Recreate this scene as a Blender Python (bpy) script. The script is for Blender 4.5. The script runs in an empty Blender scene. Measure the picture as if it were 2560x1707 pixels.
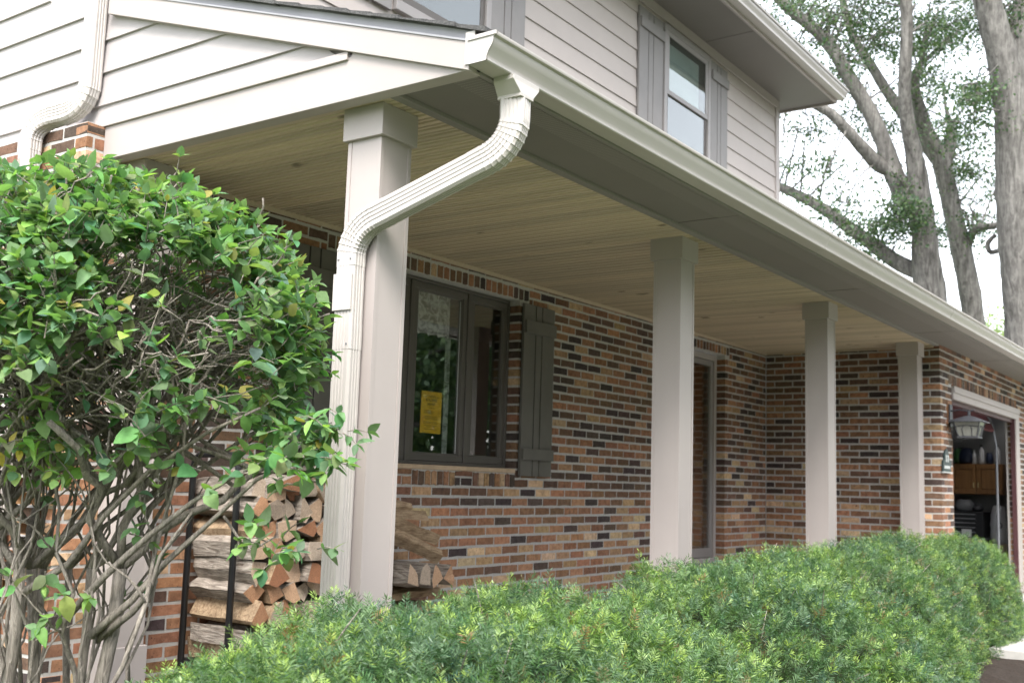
import bpy, math, random
import numpy as np
from mathutils import Vector, Matrix

# ------------------------------------------------------------------ camera, world, sun, exposure
scene = bpy.context.scene
COL = scene.collection
CAM = Vector((-5.5359, -4.5708, 0.1105))
CR = Vector((0.57809, -0.81538, 0.03092)); CU = Vector((-0.12302, -0.04963, 0.99116)); CF = Vector((0.80664, 0.57679, 0.12900))
FPX = 2694.68
cam_data = bpy.data.cameras.new("camera")
cam = bpy.data.objects.new("camera", cam_data); COL.objects.link(cam)
M = Matrix.Identity(4)
for i in range(3):
    M[i][0], M[i][1], M[i][2], M[i][3] = CR[i], CU[i], -CF[i], CAM[i]
cam.matrix_world = M
cam_data.sensor_width = 36.0
cam_data.lens = FPX / 2560 * 36
cam_data.clip_end = 600
cam_data.dof.use_dof = True
cam_data.dof.focus_distance = 3.95
cam_data.dof.aperture_fstop = 4.8
scene.camera = cam

SUN_EL, SUN_AZ = math.radians(52), math.radians(235)      # azimuth: direction the light comes from, 0 = +Y, clockwise
world = bpy.data.worlds.new("World"); scene.world = world; world.use_nodes = True
wn = world.node_tree
sky = wn.nodes.new("ShaderNodeTexSky"); sky.sky_type = 'NISHITA'; sky.sun_disc = False
sky.sun_elevation = SUN_EL; sky.sun_rotation = SUN_AZ
sky.air_density = 1.0; sky.dust_density = 1.6; sky.ozone_density = 1.0
hs = wn.nodes.new("ShaderNodeHueSaturation"); hs.inputs["Saturation"].default_value = 0.26
wn.links.new(sky.outputs[0], hs.inputs["Color"])
wn.links.new(hs.outputs[0], wn.nodes["Background"].inputs[0])
wn.nodes["Background"].inputs[1].default_value = 0.15
sd = bpy.data.lights.new("sun", 'SUN'); sd.energy = 1.2; sd.angle = math.radians(22); sd.color = (1.0, 0.96, 0.9)
sun = bpy.data.objects.new("sun", sd); COL.objects.link(sun)
sdir = Vector((math.sin(SUN_AZ) * math.cos(SUN_EL), math.cos(SUN_AZ) * math.cos(SUN_EL), math.sin(SUN_EL)))
sun.rotation_euler = sdir.to_track_quat('Z', 'Y').to_euler()
sun.location = (-6, -8, 12)
vs = scene.view_settings
vs.view_transform = 'Standard'; vs.look = 'None'; vs.gamma = 1.0; vs.use_curve_mapping = False
vs.exposure = 2.3
scene.cycles.max_bounces = 10
scene.cycles.transparent_max_bounces = 16

rnd = random.Random(11)
NP = np.random.default_rng(7)

def P(px, py, d):
    """point seen at photo pixel (2560 wide) at depth d"""
    return CAM + d * (CF + ((px - 1280) / FPX) * CR - ((py - 853.5) / FPX) * CU)
def proj(v):
    d = Vector(v) - CAM; z = d.dot(CF)
    return 1280 + FPX * d.dot(CR) / z, 853.5 - FPX * d.dot(CU) / z, z

# ------------------------------------------------------------------ materials
MATS = {}
def newmat(name):
    m = bpy.data.materials.new(name); m.use_nodes = True
    nt = m.node_tree; b = nt.nodes["Principled BSDF"]
    return m, nt, b
def ramp(nt, stops):
    r = nt.nodes.new("ShaderNodeValToRGB")
    el = r.color_ramp.elements
    while len(el) < len(stops): el.new(0.5)
    for e, (p, c) in zip(el, stops): e.position = p; e.color = (*c, 1) if len(c) == 3 else c
    return r
def noise(nt, scale, detail=4, rough=0.6, vec=None, dist=0.0):
    n = nt.nodes.new("ShaderNodeTexNoise"); n.inputs["Scale"].default_value = scale
    n.inputs["Detail"].default_value = detail; n.inputs["Roughness"].default_value = rough
    n.inputs["Distortion"].default_value = dist
    if vec is not None: nt.links.new(vec, n.inputs["Vector"])
    return n
def pos(nt, scale=(1, 1, 1), kind="geo"):
    if kind == "geo": src = nt.nodes.new("ShaderNodeNewGeometry").outputs["Position"]
    else: src = nt.nodes.new("ShaderNodeTexCoord").outputs["Object"]
    mp = nt.nodes.new("ShaderNodeMapping"); mp.inputs["Scale"].default_value = scale
    nt.links.new(src, mp.inputs["Vector"]); return mp.outputs["Vector"]
def mixc(nt, fac, a, b, blend='MIX'):
    m = nt.nodes.new("ShaderNodeMix"); m.data_type = 'RGBA'; m.blend_type = blend
    if isinstance(fac, (int, float)): m.inputs[0].default_value = fac
    else: nt.links.new(fac, m.inputs[0])
    for sock, v in ((m.inputs[6], a), (m.inputs[7], b)):
        if isinstance(v, tuple): sock.default_value = (*v, 1) if len(v) == 3 else v
        else: nt.links.new(v, sock)
    return m.outputs[2]
def bump(nt, b, height, strength=0.3, dist=0.01):
    n = nt.nodes.new("ShaderNodeBump"); n.inputs["Strength"].default_value = strength; n.inputs["Distance"].default_value = dist
    nt.links.new(height, n.inputs["Height"]); nt.links.new(n.outputs[0], b.inputs["Normal"])
def paint(name, c, rough=0.5, var=0.08, scale=3.0, grain=None, spec=0.4, bstr=0.15):
    m, nt, b = newmat(name)
    v = pos(nt)
    n = noise(nt, scale, 5, 0.6, v)
    lo = tuple(x * (1 - var) for x in c); hi = tuple(min(1, x * (1 + var)) for x in c)
    r = ramp(nt, [(0.3, lo), (0.7, hi)]); nt.links.new(n.outputs["Fac"], r.inputs[0])
    nt.links.new(r.outputs[0], b.inputs["Base Color"])
    b.inputs["Roughness"].default_value = rough; b.inputs["Specular IOR Level"].default_value = spec
    if grain:
        g = noise(nt, 1.0, 6, 0.65, pos(nt, grain), 0.4)
        bump(nt, b, g.outputs["Fac"], bstr, 0.004)
    MATS[name] = m; return m

paint("siding", (0.40, 0.355, 0.33), 0.55, 0.05, 2.0, (4, 4, 90), 0.3, 0.25)
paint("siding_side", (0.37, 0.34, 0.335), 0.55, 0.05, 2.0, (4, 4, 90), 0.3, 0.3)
paint("trim", (0.36, 0.32, 0.303), 0.5, 0.05, 1.5, (30, 30, 30), 0.3, 0.03)
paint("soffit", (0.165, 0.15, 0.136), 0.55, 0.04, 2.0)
paint("gutter", (0.42, 0.388, 0.365), 0.33, 0.03, 2.0, None, 0.5)
paint("shutter", (0.105, 0.098, 0.086), 0.5, 0.10, 6.0, (60, 60, 5), 0.35, 0.1)
paint("upper_shutter", (0.20, 0.187, 0.18), 0.5, 0.06, 6.0, (60, 60, 5), 0.35, 0.1)  # same shutter paint, with open light and haze put into a lighter colour
paint("window_frame", (0.09, 0.08, 0.072), 0.42, 0.06, 5.0)
paint("upper_frame", (0.25, 0.232, 0.225), 0.4, 0.05, 5.0)
paint("frieze_shade", (0.27, 0.265, 0.28), 0.4, 0.08, 6.0)
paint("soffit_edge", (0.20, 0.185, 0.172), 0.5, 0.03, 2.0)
paint("concrete", (0.40, 0.385, 0.36), 0.85, 0.12, 9.0, (60, 60, 60), 0.2, 0.4)
paint("plaster", (0.22, 0.22, 0.22), 0.8, 0.05, 2.0)
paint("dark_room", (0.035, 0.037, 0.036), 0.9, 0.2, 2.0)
paint("room_wood", (0.12, 0.075, 0.04), 0.6, 0.2, 4.0)
paint("black_metal", (0.012, 0.012, 0.013), 0.38, 0.1, 8.0)
paint("lamp_metal", (0.05, 0.052, 0.06), 0.45, 0.15, 12.0)
paint("galvanized", (0.14, 0.145, 0.155), 0.4, 0.15, 9.0)
paint("maroon", (0.13, 0.045, 0.05), 0.4, 0.1, 6.0)
paint("maroon_wood", (0.055, 0.02, 0.022), 0.5, 0.15, 6.0)
paint("plaque", (0.02, 0.035, 0.036), 0.45, 0.2, 30.0)
paint("pale_letter", (0.45, 0.47, 0.46), 0.6, 0.05, 9.0)
paint("chest_black", (0.02, 0.021, 0.024), 0.35, 0.15, 9.0)
paint("chest_trim", (0.30, 0.31, 0.33), 0.35, 0.1, 9.0)
paint("white_plastic", (0.6, 0.6, 0.62), 0.5, 0.04, 6.0)
paint("blue_plastic", (0.02, 0.028, 0.06), 0.4, 0.1, 6.0)
paint("green_plastic", (0.05, 0.16, 0.05), 0.4, 0.1, 6.0)
paint("tan_box", (0.42, 0.33, 0.24), 0.7, 0.08, 6.0)
paint("brass", (0.6, 0.5, 0.25), 0.3, 0.05, 6.0)
paint("ink", (0.05, 0.035, 0.01), 0.8, 0.05, 6.0)
paint("cut_rust", (0.20, 0.09, 0.04), 0.6, 0.2, 20.0)
paint("sill_wash", (0.43, 0.32, 0.22), 0.85, 0.15, 14.0, (80, 80, 80), 0.2, 0.4)
paint("blind", (0.42, 0.47, 0.46), 0.7, 0.12, 4.0)
paint("mulch", (0.032, 0.024, 0.019), 0.95, 0.5, 60.0, (70, 70, 70), 0.2, 1.0)
paint("dead_leaf", (0.33, 0.16, 0.09), 0.8, 0.2, 30.0)

def m_wood(name, c1, c2, grain, rough=0.6, knots=False):
    m, nt, b = newmat(name)
    n = noise(nt, 1.0, 6, 0.62, pos(nt, grain), 0.6)
    r = ramp(nt, [(0.25, c1), (0.75, c2)]); nt.links.new(n.outputs["Fac"], r.inputs[0])
    col = r.outputs[0]
    if knots:
        k = noise(nt, 1.0, 1, 0.4, pos(nt, (9, 5, 9)))
        kr = ramp(nt, [(0.74, (0, 0, 0)), (0.79, (1, 1, 1))]); nt.links.new(k.outputs["Fac"], kr.inputs[0])
        col = mixc(nt, kr.outputs[0], col, tuple(x * 0.45 for x in c1))
        oi = nt.nodes.new("ShaderNodeObjectInfo")
        rr = ramp(nt, [(0.0, (0.86, 0.86, 0.86)), (1.0, (1.12, 1.1, 1.06))]); nt.links.new(oi.outputs["Random"], rr.inputs[0])
        col = mixc(nt, 1.0, col, rr.outputs[0], 'MULTIPLY')
    nt.links.new(col, b.inputs["Base Color"]); b.inputs["Roughness"].default_value = rough
    bump(nt, b, n.outputs["Fac"], 0.1, 0.003)
    MATS[name] = m
m_wood("pine", (0.45, 0.36, 0.27), (0.53, 0.44, 0.34), (40, 3, 40), 0.5, True)
m_wood("oak", (0.16, 0.075, 0.025), (0.26, 0.13, 0.045), (30, 30, 4), 0.4)
m_wood("door_wood", (0.16, 0.055, 0.018), (0.28, 0.105, 0.035), (30, 30, 3), 0.4)

def m_brick(name, use_attr):
    m, nt, b = newmat(name)
    if use_attr:
        a = nt.nodes.new("ShaderNodeVertexColor"); a.layer_name = "bcol"; base = a.outputs["Color"]
    else:
        a = nt.nodes.new("ShaderNodeObjectInfo"); base = a.outputs["Color"]
    v = pos(nt)
    n1 = noise(nt, 26, 5, 0.65, v)
    r1 = ramp(nt, [(0.30, (0.62, 0.58, 0.55)), (0.62, (1.12, 1.10, 1.08))]); nt.links.new(n1.outputs["Fac"], r1.inputs[0])
    c = mixc(nt, 1.0, base, r1.outputs[0], 'MULTIPLY')
    n2 = noise(nt, 70, 2, 0.5, v)
    r2 = ramp(nt, [(0.66, (0, 0, 0)), (0.72, (1, 1, 1))]); nt.links.new(n2.outputs["Fac"], r2.inputs[0])
    c = mixc(nt, r2.outputs[0], c, (0.04, 0.025, 0.02))
    n3 = noise(nt, 1.0, 3, 0.6, pos(nt, (14, 14, 5)))       # flashing streaks across a brick
    r3 = ramp(nt, [(0.58, (0, 0, 0)), (0.75, (0.55, 0.55, 0.55))]); nt.links.new(n3.outputs["Fac"], r3.inputs[0])
    c = mixc(nt, r3.outputs[0], c, (0.05, 0.032, 0.026))
    n4 = noise(nt, 120, 3, 0.6, v)
    r4 = ramp(nt, [(0.62, (0, 0, 0)), (0.78, (0.25, 0.25, 0.25))]); nt.links.new(n4.outputs["Fac"], r4.inputs[0])
    c = mixc(nt, r4.outputs[0], c, (0.48, 0.44, 0.40))
    nt.links.new(c, b.inputs["Base Color"]); b.inputs["Roughness"].default_value = 0.85
    b.inputs["Specular IOR Level"].default_value = 0.25
    bump(nt, b, n1.outputs["Fac"], 0.5, 0.004)
    MATS[name] = m
m_brick("brick", False); m_brick("brick_mass", True)
def m_mortar():
    m, nt, b = newmat("mortar")
    v = pos(nt)
    n = noise(nt, 45, 6, 0.7, v)
    r = ramp(nt, [(0.25, (0.33, 0.31, 0.29)), (0.75, (0.48, 0.46, 0.435))]); nt.links.new(n.outputs["Fac"], r.inputs[0])
    nt.links.new(r.outputs[0], b.inputs["Base Color"]); b.inputs["Roughness"].default_value = 0.95
    bump(nt, b, n.outputs["Fac"], 0.6, 0.004); MATS["mortar"] = m
m_mortar()

def m_glass(name, refl=1.0, tint=(0.8, 0.84, 0.82), ior=1.5):
    m, nt, b = newmat(name); nt.nodes.remove(b)
    out = nt.nodes["Material Output"]
    f = nt.nodes.new("ShaderNodeLayerWeight"); f.inputs[0].default_value = 0.5
    pw = nt.nodes.new("ShaderNodeMath"); pw.operation = 'POWER'; pw.inputs[1].default_value = 4.0; nt.links.new(f.outputs["Facing"], pw.inputs[0])
    mu = nt.nodes.new("ShaderNodeMath"); mu.operation = 'MULTIPLY_ADD'; mu.use_clamp = True; mu.inputs[1].default_value = 0.8; mu.inputs[2].default_value = refl
    nt.links.new(pw.outputs[0], mu.inputs[0])
    t = nt.nodes.new("ShaderNodeBsdfTransparent"); t.inputs[0].default_value = (*tint, 1)
    g = nt.nodes.new("ShaderNodeBsdfGlossy"); g.inputs["Roughness"].default_value = 0.01
    mx = nt.nodes.new("ShaderNodeMixShader")
    nt.links.new(mu.outputs[0], mx.inputs[0]); nt.links.new(t.outputs[0], mx.inputs[1]); nt.links.new(g.outputs[0], mx.inputs[2])
    nt.links.new(mx.outputs[0], out.inputs[0]); MATS[name] = m
m_glass("glass", 0.17, (0.93, 0.95, 0.94)); m_glass("upper_glass", 0.14)

def m_leaf(name, use_attr=True, trans=0.35, rough=0.42):
    """leaf colour comes from the face colour (mass) or the object's colour (single leaf)"""
    m, nt, b = newmat(name); out = nt.nodes["Material Output"]
    if use_attr:
        a = nt.nodes.new("ShaderNodeVertexColor"); a.layer_name = "lcol"; base = a.outputs["Color"]
    else:
        a = nt.nodes.new("ShaderNodeObjectInfo"); base = a.outputs["Color"]
    geo = nt.nodes.new("ShaderNodeNewGeometry")
    n = noise(nt, 60, 3, 0.6, pos(nt))
    r = ramp(nt, [(0.3, (0.85, 0.85, 0.85)), (0.7, (1.12, 1.12, 1.12))]); nt.links.new(n.outputs["Fac"], r.inputs[0])
    c = mixc(nt, 1.0, base, r.outputs[0], 'MULTIPLY')
    cb = mixc(nt, 0.3, c, (0.22, 0.30, 0.20))
    c2 = mixc(nt, geo.outputs["Backfacing"], c, cb)
    nt.links.new(c2, b.inputs["Base Color"]); b.inputs["Roughness"].default_value = rough
    b.inputs["Specular IOR Level"].default_value = 0.25
    t = nt.nodes.new("ShaderNodeBsdfTranslucent")
    tc = mixc(nt, 1.0, c, (1.2, 1.35, 0.6), 'MULTIPLY'); nt.links.new(tc, t.inputs[0])
    mx = nt.nodes.new("ShaderNodeMixShader"); mx.inputs[0].default_value = trans
    nt.links.new(b.outputs[0], mx.inputs[1]); nt.links.new(t.outputs[0], mx.inputs[2]); nt.links.new(mx.outputs[0], out.inputs[0])
    MATS[name] = m
m_leaf("leaf_mass", True, .42, .55); m_leaf("leaf", False, .42, .55); m_leaf("needles", True, 0.2, 0.36)

def m_bark(name, c1, c2, scale, strength=0.8):
    m, nt, b = newmat(name)
    n = noise(nt, 1.0, 7, 0.68, pos(nt, scale), 0.8)
    r = ramp(nt, [(0.30, c1), (0.66, c2)]); nt.links.new(n.outputs["Fac"], r.inputs[0])
    n2 = noise(nt, 14, 4, 0.6, pos(nt))
    r2 = ramp(nt, [(0.3, (0.8, 0.8, 0.8)), (0.7, (1.15, 1.15, 1.15))]); nt.links.new(n2.outputs["Fac"], r2.inputs[0])
    c = mixc(nt, 1.0, r.outputs[0], r2.outputs[0], 'MULTIPLY')
    nt.links.new(c, b.inputs["Base Color"]); b.inputs["Roughness"].default_value = 0.9
    b.inputs["Specular IOR Level"].default_value = 0.2
    bump(nt, b, n.outputs["Fac"], strength, 0.02); MATS[name] = m
m_bark("shrub_bark", (0.13, 0.112, 0.096), (0.40, 0.355, 0.305), (90, 90, 14))
m_bark("tree_bark", (0.045, 0.042, 0.038), (0.20, 0.19, 0.175), (16, 16, 2.2), 1.0)
m_bark("log_bark", (0.10, 0.075, 0.058), (0.44, 0.385, 0.33), (50, 9, 60), 0.9)
def m_logend():
    m, nt, b = newmat("log_end")
    oi = nt.nodes.new("ShaderNodeObjectInfo")
    rr = ramp(nt, [(0.0, (0.20, 0.085, 0.042)), (0.3, (0.29, 0.155, 0.085)), (0.55, (0.36, 0.24, 0.155)), (0.8, (0.33, 0.27, 0.215)), (1.0, (0.20, 0.16, 0.125))])
    nt.links.new(oi.outputs["Random"], rr.inputs[0])
    n = noise(nt, 1.0, 6, 0.7, pos(nt, (60, 60, 60)), 2.5)
    r = ramp(nt, [(0.3, (0.7, 0.66, 0.62)), (0.65, (1.45, 1.42, 1.38))]); nt.links.new(n.outputs["Fac"], r.inputs[0])
    c = mixc(nt, 1.0, rr.outputs[0], r.outputs[0], 'MULTIPLY')
    nt.links.new(c, b.inputs["Base Color"]); b.inputs["Roughness"].default_value = 0.9
    bump(nt, b, n.outputs["Fac"], 0.5, 0.006); MATS["log_end"] = m
m_logend()
m_bark('split_wood', (0.20, 0.125, 0.075), (0.46, 0.34, 0.22), (9, 60, 60), 0.9)
def m_lace():
    m, nt, b = newmat("lace"); out = nt.nodes["Material Output"]
    v = pos(nt)
    vo = nt.nodes.new("ShaderNodeTexVoronoi"); vo.inputs["Scale"].default_value = 26; vo.feature = 'DISTANCE_TO_EDGE'
    n = noise(nt, 22, 3, 0.6, v, 2.5); nt.links.new(n.outputs["Color"], vo.inputs["Vector"])
    n2 = noise(nt, 17, 2, 0.5, v, 2.0)
    r = ramp(nt, [(0.36, (0.35, 0.35, 0.35)), (0.6, (0.85, 0.85, 0.85))]); nt.links.new(n2.outputs["Fac"], r.inputs[0])
    b.inputs["Base Color"].default_value = (0.72, 0.73, 0.74, 1); b.inputs["Roughness"].default_value = 0.9
    t = nt.nodes.new("ShaderNodeBsdfTransparent"); mx = nt.nodes.new("ShaderNodeMixShader")
    nt.links.new(r.outputs[0], mx.inputs[0]); nt.links.new(t.outputs[0], mx.inputs[1]); nt.links.new(b.outputs[0], mx.inputs[2])
    nt.links.new(mx.outputs[0], out.inputs[0]); MATS["lace"] = m
m_lace()
def m_simple(name, c, rough=0.6):
    m, nt, b = newmat(name); b.inputs["Base Color"].default_value = (*c, 1); b.inputs["Roughness"].default_value = rough; MATS[name] = m; return b
paint("yellow_paper", (0.92, 0.55, 0.03), 0.7, 0.05, 9.0)
paint("lamp_glass", (0.22, 0.22, 0.20), 0.25, 0.06, 9.0)
def m_shingle():
    m, nt, b = newmat("shingle")
    n = noise(nt, 150, 3, 0.7, pos(nt)); n2 = noise(nt, 6, 3, 0.6, pos(nt))
    r = ramp(nt, [(0.3, (0.022, 0.022, 0.025)), (0.75, (0.14, 0.135, 0.13))]); nt.links.new(n.outputs["Fac"], r.inputs[0])
    r2 = ramp(nt, [(0.3, (0.7, 0.7, 0.7)), (0.7, (1.2, 1.2, 1.2))]); nt.links.new(n2.outputs["Fac"], r2.inputs[0])
    nt.links.new(mixc(nt, 1.0, r.outputs[0], r2.outputs[0], 'MULTIPLY'), b.inputs["Base Color"]); b.inputs["Roughness"].default_value = 0.95
    bump(nt, b, n.outputs["Fac"], 0.8, 0.006); MATS["shingle"] = m
m_shingle()
def m_vent():
    m, nt, b = newmat("vent_soffit")
    v = pos(nt)
    sx = nt.nodes.new("ShaderNodeSeparateXYZ"); nt.links.new(v, sx.inputs[0])
    def wave(sock, k):
        a = nt.nodes.new("ShaderNodeMath"); a.operation = 'MULTIPLY'; a.inputs[1].default_value = k; nt.links.new(sock, a.inputs[0])
        s = nt.nodes.new("ShaderNodeMath"); s.operation = 'SINE'; nt.links.new(a.outputs[0], s.inputs[0]); return s.outputs[0]
    a = nt.nodes.new("ShaderNodeMath"); a.operation = 'GREATER_THAN'; a.inputs[1].default_value = 0.72; nt.links.new(wave(sx.outputs[0], 2 * math.pi / 0.021), a.inputs[0])
    c = nt.nodes.new("ShaderNodeMath"); c.operation = 'GREATER_THAN'; c.inputs[1].default_value = 0.0; nt.links.new(wave(sx.outputs[1], 2 * math.pi / 0.0075), c.inputs[0])
    mu = nt.nodes.new("ShaderNodeMath"); mu.operation = 'MULTIPLY'; nt.links.new(a.outputs[0], mu.inputs[0]); nt.links.new(c.outputs[0], mu.inputs[1])
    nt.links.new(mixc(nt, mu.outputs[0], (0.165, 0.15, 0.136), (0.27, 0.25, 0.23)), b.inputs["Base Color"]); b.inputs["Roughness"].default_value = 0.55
    MATS["vent_soffit"] = m
m_vent()
def m_ground():
    m, nt, b = newmat("lawn")
    n = noise(nt, 9, 6, 0.7, pos(nt)); n2 = noise(nt, 0.4, 3, 0.5, pos(nt))
    r = ramp(nt, [(0.3, (0.075, 0.105, 0.045)), (0.7, (0.17, 0.21, 0.10))]); nt.links.new(n.outputs["Fac"], r.inputs[0])
    nt.links.new(r.outputs[0], b.inputs["Base Color"]); b.inputs["Roughness"].default_value = 0.95
    bump(nt, b, n.outputs["Fac"], 0.8, 0.03); MATS["lawn"] = m
m_ground()

# ------------------------------------------------------------------ mesh helpers
class MB:
    def __init__(s): s.v = []; s.f = []; s.mi = []; s.c = []
    def add(s, vs, fs, mi=0, col=None):
        o = len(s.v); s.v += [tuple(p) for p in vs]
        for f in fs: s.f.append(tuple(i + o for i in f)); s.mi.append(mi); s.c.append(col)
        return s
    def box(s, x0, x1, y0, y1, z0, z1, mi=0, col=None):
        return s.add([(x0, y0, z0), (x1, y0, z0), (x1, y1, z0), (x0, y1, z0), (x0, y0, z1), (x1, y0, z1), (x1, y1, z1), (x0, y1, z1)],
              [(0, 3, 2, 1), (4, 5, 6, 7), (0, 1, 5, 4), (1, 2, 6, 5), (2, 3, 7, 6), (3, 0, 4, 7)], mi, col)
    def prism(s, prof, axis, a, b, mi=0, cap=None):
        """closed 2-D profile extruded along axis (0,1,2) from a to b; profile is in the two remaining axes in order"""
        n = len(prof)
        def pt(q, t):
            l = list(q); l.insert(axis, t); return tuple(l)
        vs = [pt(q, a) for q in prof] + [pt(q, b) for q in prof]
        fs = [(i, (i + 1) % n, (i + 1) % n + n, i + n) for i in range(n)]
        s.add(vs, fs, mi)
        o = len(s.v) - 2 * n
        for f in (tuple(range(n))[::-1], tuple(range(n, 2 * n))):
            s.f.append(tuple(i + o for i in f)); s.mi.append(mi if cap is None else cap); s.c.append(None)
        return s
    def rings(s, rings, mi=0, cap=True, closed=False):
        n = len(rings[0]); vs = [p for r in rings for p in r]; fs = []
        m = len(rings)
        for k in range(m - 1 + (1 if closed else 0)):
            k2 = (k + 1) % m
            for i in range(n):
                j = (i + 1) % n; fs.append((k * n + i, k * n + j, k2 * n + j, k2 * n + i))
        if cap and not closed: fs.append(tuple(range(n))[::-1]); fs.append(tuple(range((m - 1) * n, m * n)))
        return s.add(vs, fs, mi)
    def tube(s, pts, rad, n=8, mi=0, cap=True, jit=0.0):
        pts = [Vector(p) for p in pts]
        if isinstance(rad, (int, float)): rad = [rad] * len(pts)
        rings = []; ref = None
        for i, p in enumerate(pts):
            t = (pts[min(i + 1, len(pts) - 1)] - pts[max(i - 1, 0)]).normalized()
            if ref is None:
                ref = Vector((0, 0, 1)).cross(t)
                if ref.length < 1e-3: ref = Vector((1, 0, 0))
            ref = (ref - t * ref.dot(t)).normalized(); b = t.cross(ref)
            rings.append([p + (ref * math.cos(a) + b * math.sin(a)) * rad[i] * (1 + (rnd.uniform(-jit, jit) if jit else 0)) for a in (2 * math.pi * k / n for k in range(n))])
        return s.rings(rings, mi, cap)
    def obox(s, c, ax, ay, az, mi=0):
        c = Vector(c); ax = Vector(ax); ay = Vector(ay); az = Vector(az)
        vs = [c + i * ax + j * ay + k * az for k in (-1, 1) for (i, j) in ((-1, -1), (1, -1), (1, 1), (-1, 1))]
        return s.add(vs, [(0, 3, 2, 1), (4, 5, 6, 7), (0, 1, 5, 4), (1, 2, 6, 5), (2, 3, 7, 6), (3, 0, 4, 7)], mi)
    def build(s, name, mats, parent=None, smooth=False, bevel=0.0, col_layer=None):
        return link_mesh(name, s.v, s.f, mats, parent, smooth, bevel, s.mi, s.c if col_layer else None, col_layer)

def root_of(o):
    while o.parent: o = o.parent
    return o
def link_mesh(name, vs, fs, mats, parent=None, smooth=False, bevel=0.0, mi=None, cols=None, col_layer=None):
    vs = np.array(vs, dtype=np.float64)
    if parent is None:
        lo, hi = vs.min(0), vs.max(0); org = np.array([(lo[0] + hi[0]) / 2, (lo[1] + hi[1]) / 2, lo[2]])
    else: org = np.array(root_of(parent).location)
    me = bpy.data.meshes.new(name); me.from_pydata((vs - org).tolist(), [], fs)
    if isinstance(mats, str): mats = [mats]
    for m in mats: me.materials.append(MATS[m])
    if mi is not None and len(mats) > 1: me.polygons.foreach_set("material_index", np.array(mi, dtype=np.int32))
    if smooth: me.polygons.foreach_set("use_smooth", np.ones(len(fs), dtype=bool))
    if cols is not None:
        at = me.color_attributes.new(col_layer, 'FLOAT_COLOR', 'CORNER')
        arr = []
        for f, c in zip(fs, cols): arr += [c[0], c[1], c[2], 1.0] * len(f)
        at.data.foreach_set("color", np.array(arr, dtype=np.float32))
    me.update()
    o = bpy.data.objects.new(name, me); COL.objects.link(o)
    if parent is None: o.location = org
    else: o.parent = parent
    if bevel:
        b = o.modifiers.new("bevel", 'BEVEL'); b.width = bevel; b.segments = 2; b.limit_method = 'ANGLE'; b.angle_limit = math.radians(40)
    return o
def big_mesh(name, verts, quads, mat, parent, cols, layer="lcol", smooth=False):
    """numpy quads (N,4) with one colour per quad"""
    org = np.array(root_of(parent).location) if parent else np.zeros(3)
    me = bpy.data.meshes.new(name); nq = len(quads); k = quads.shape[1]
    me.vertices.add(len(verts)); me.vertices.foreach_set("co", (verts - org).astype(np.float32).ravel())
    me.loops.add(nq * k); me.loops.foreach_set("vertex_index", quads.astype(np.int32).ravel())
    me.polygons.add(nq); me.polygons.foreach_set("loop_start", (np.arange(nq) * k).astype(np.int32))
    if smooth: me.polygons.foreach_set("use_smooth", np.ones(nq, dtype=bool))
    at = me.color_attributes.new(layer, 'FLOAT_COLOR', 'CORNER')
    cc = np.ones((nq, k, 4), dtype=np.float32); cc[:, :, :3] = cols[:, None, :] if cols.ndim == 2 else cols
    at.data.foreach_set("color", cc.ravel())
    me.update(calc_edges=True); me.materials.append(MATS[mat])
    o = bpy.data.objects.new(name, me); COL.objects.link(o)
    if parent: o.parent = parent
    return o
def tag(o, label, cat, group=None, kind=None):
    if label: o["label"] = label
    if cat: o["category"] = cat
    if group: o["group"] = group
    if kind: o["kind"] = kind
    return o
def thing(name, loc, label, cat, group=None):
    o = bpy.data.objects.new(name, None); COL.objects.link(o); o.location = loc; o.empty_display_size = 0.1
    return tag(o, label, cat, group)
def part(name, parent):
    """an empty that groups the pieces of a part"""
    o = bpy.data.objects.new(name, None); COL.objects.link(o); o.parent = parent; return o
def put(o, parent, loc):
    """link an already made object copy under parent at a world position"""
    COL.objects.link(o); o.parent = parent; o.location = Vector(loc) - root_of(parent).location; return o

# ------------------------------------------------------------------ numbers of the place
BP, BH = 0.2032, 0.0677          # brick pitch and course height
GZ = -1.16                        # ground at the house
FZ = -0.92                        # porch floor
CZ = 1.60                         # porch ceiling
XC, XR, YG = -2.68, 5.664, -1.829 # brick corner, return wall, garage front
XS = -2.565                       # gable siding plane
YS = -0.15                        # upper front wall
COLX = [-2.459, 0.19, 2.746, 5.3195]; CW = 0.176; CYF = -1.699

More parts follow.
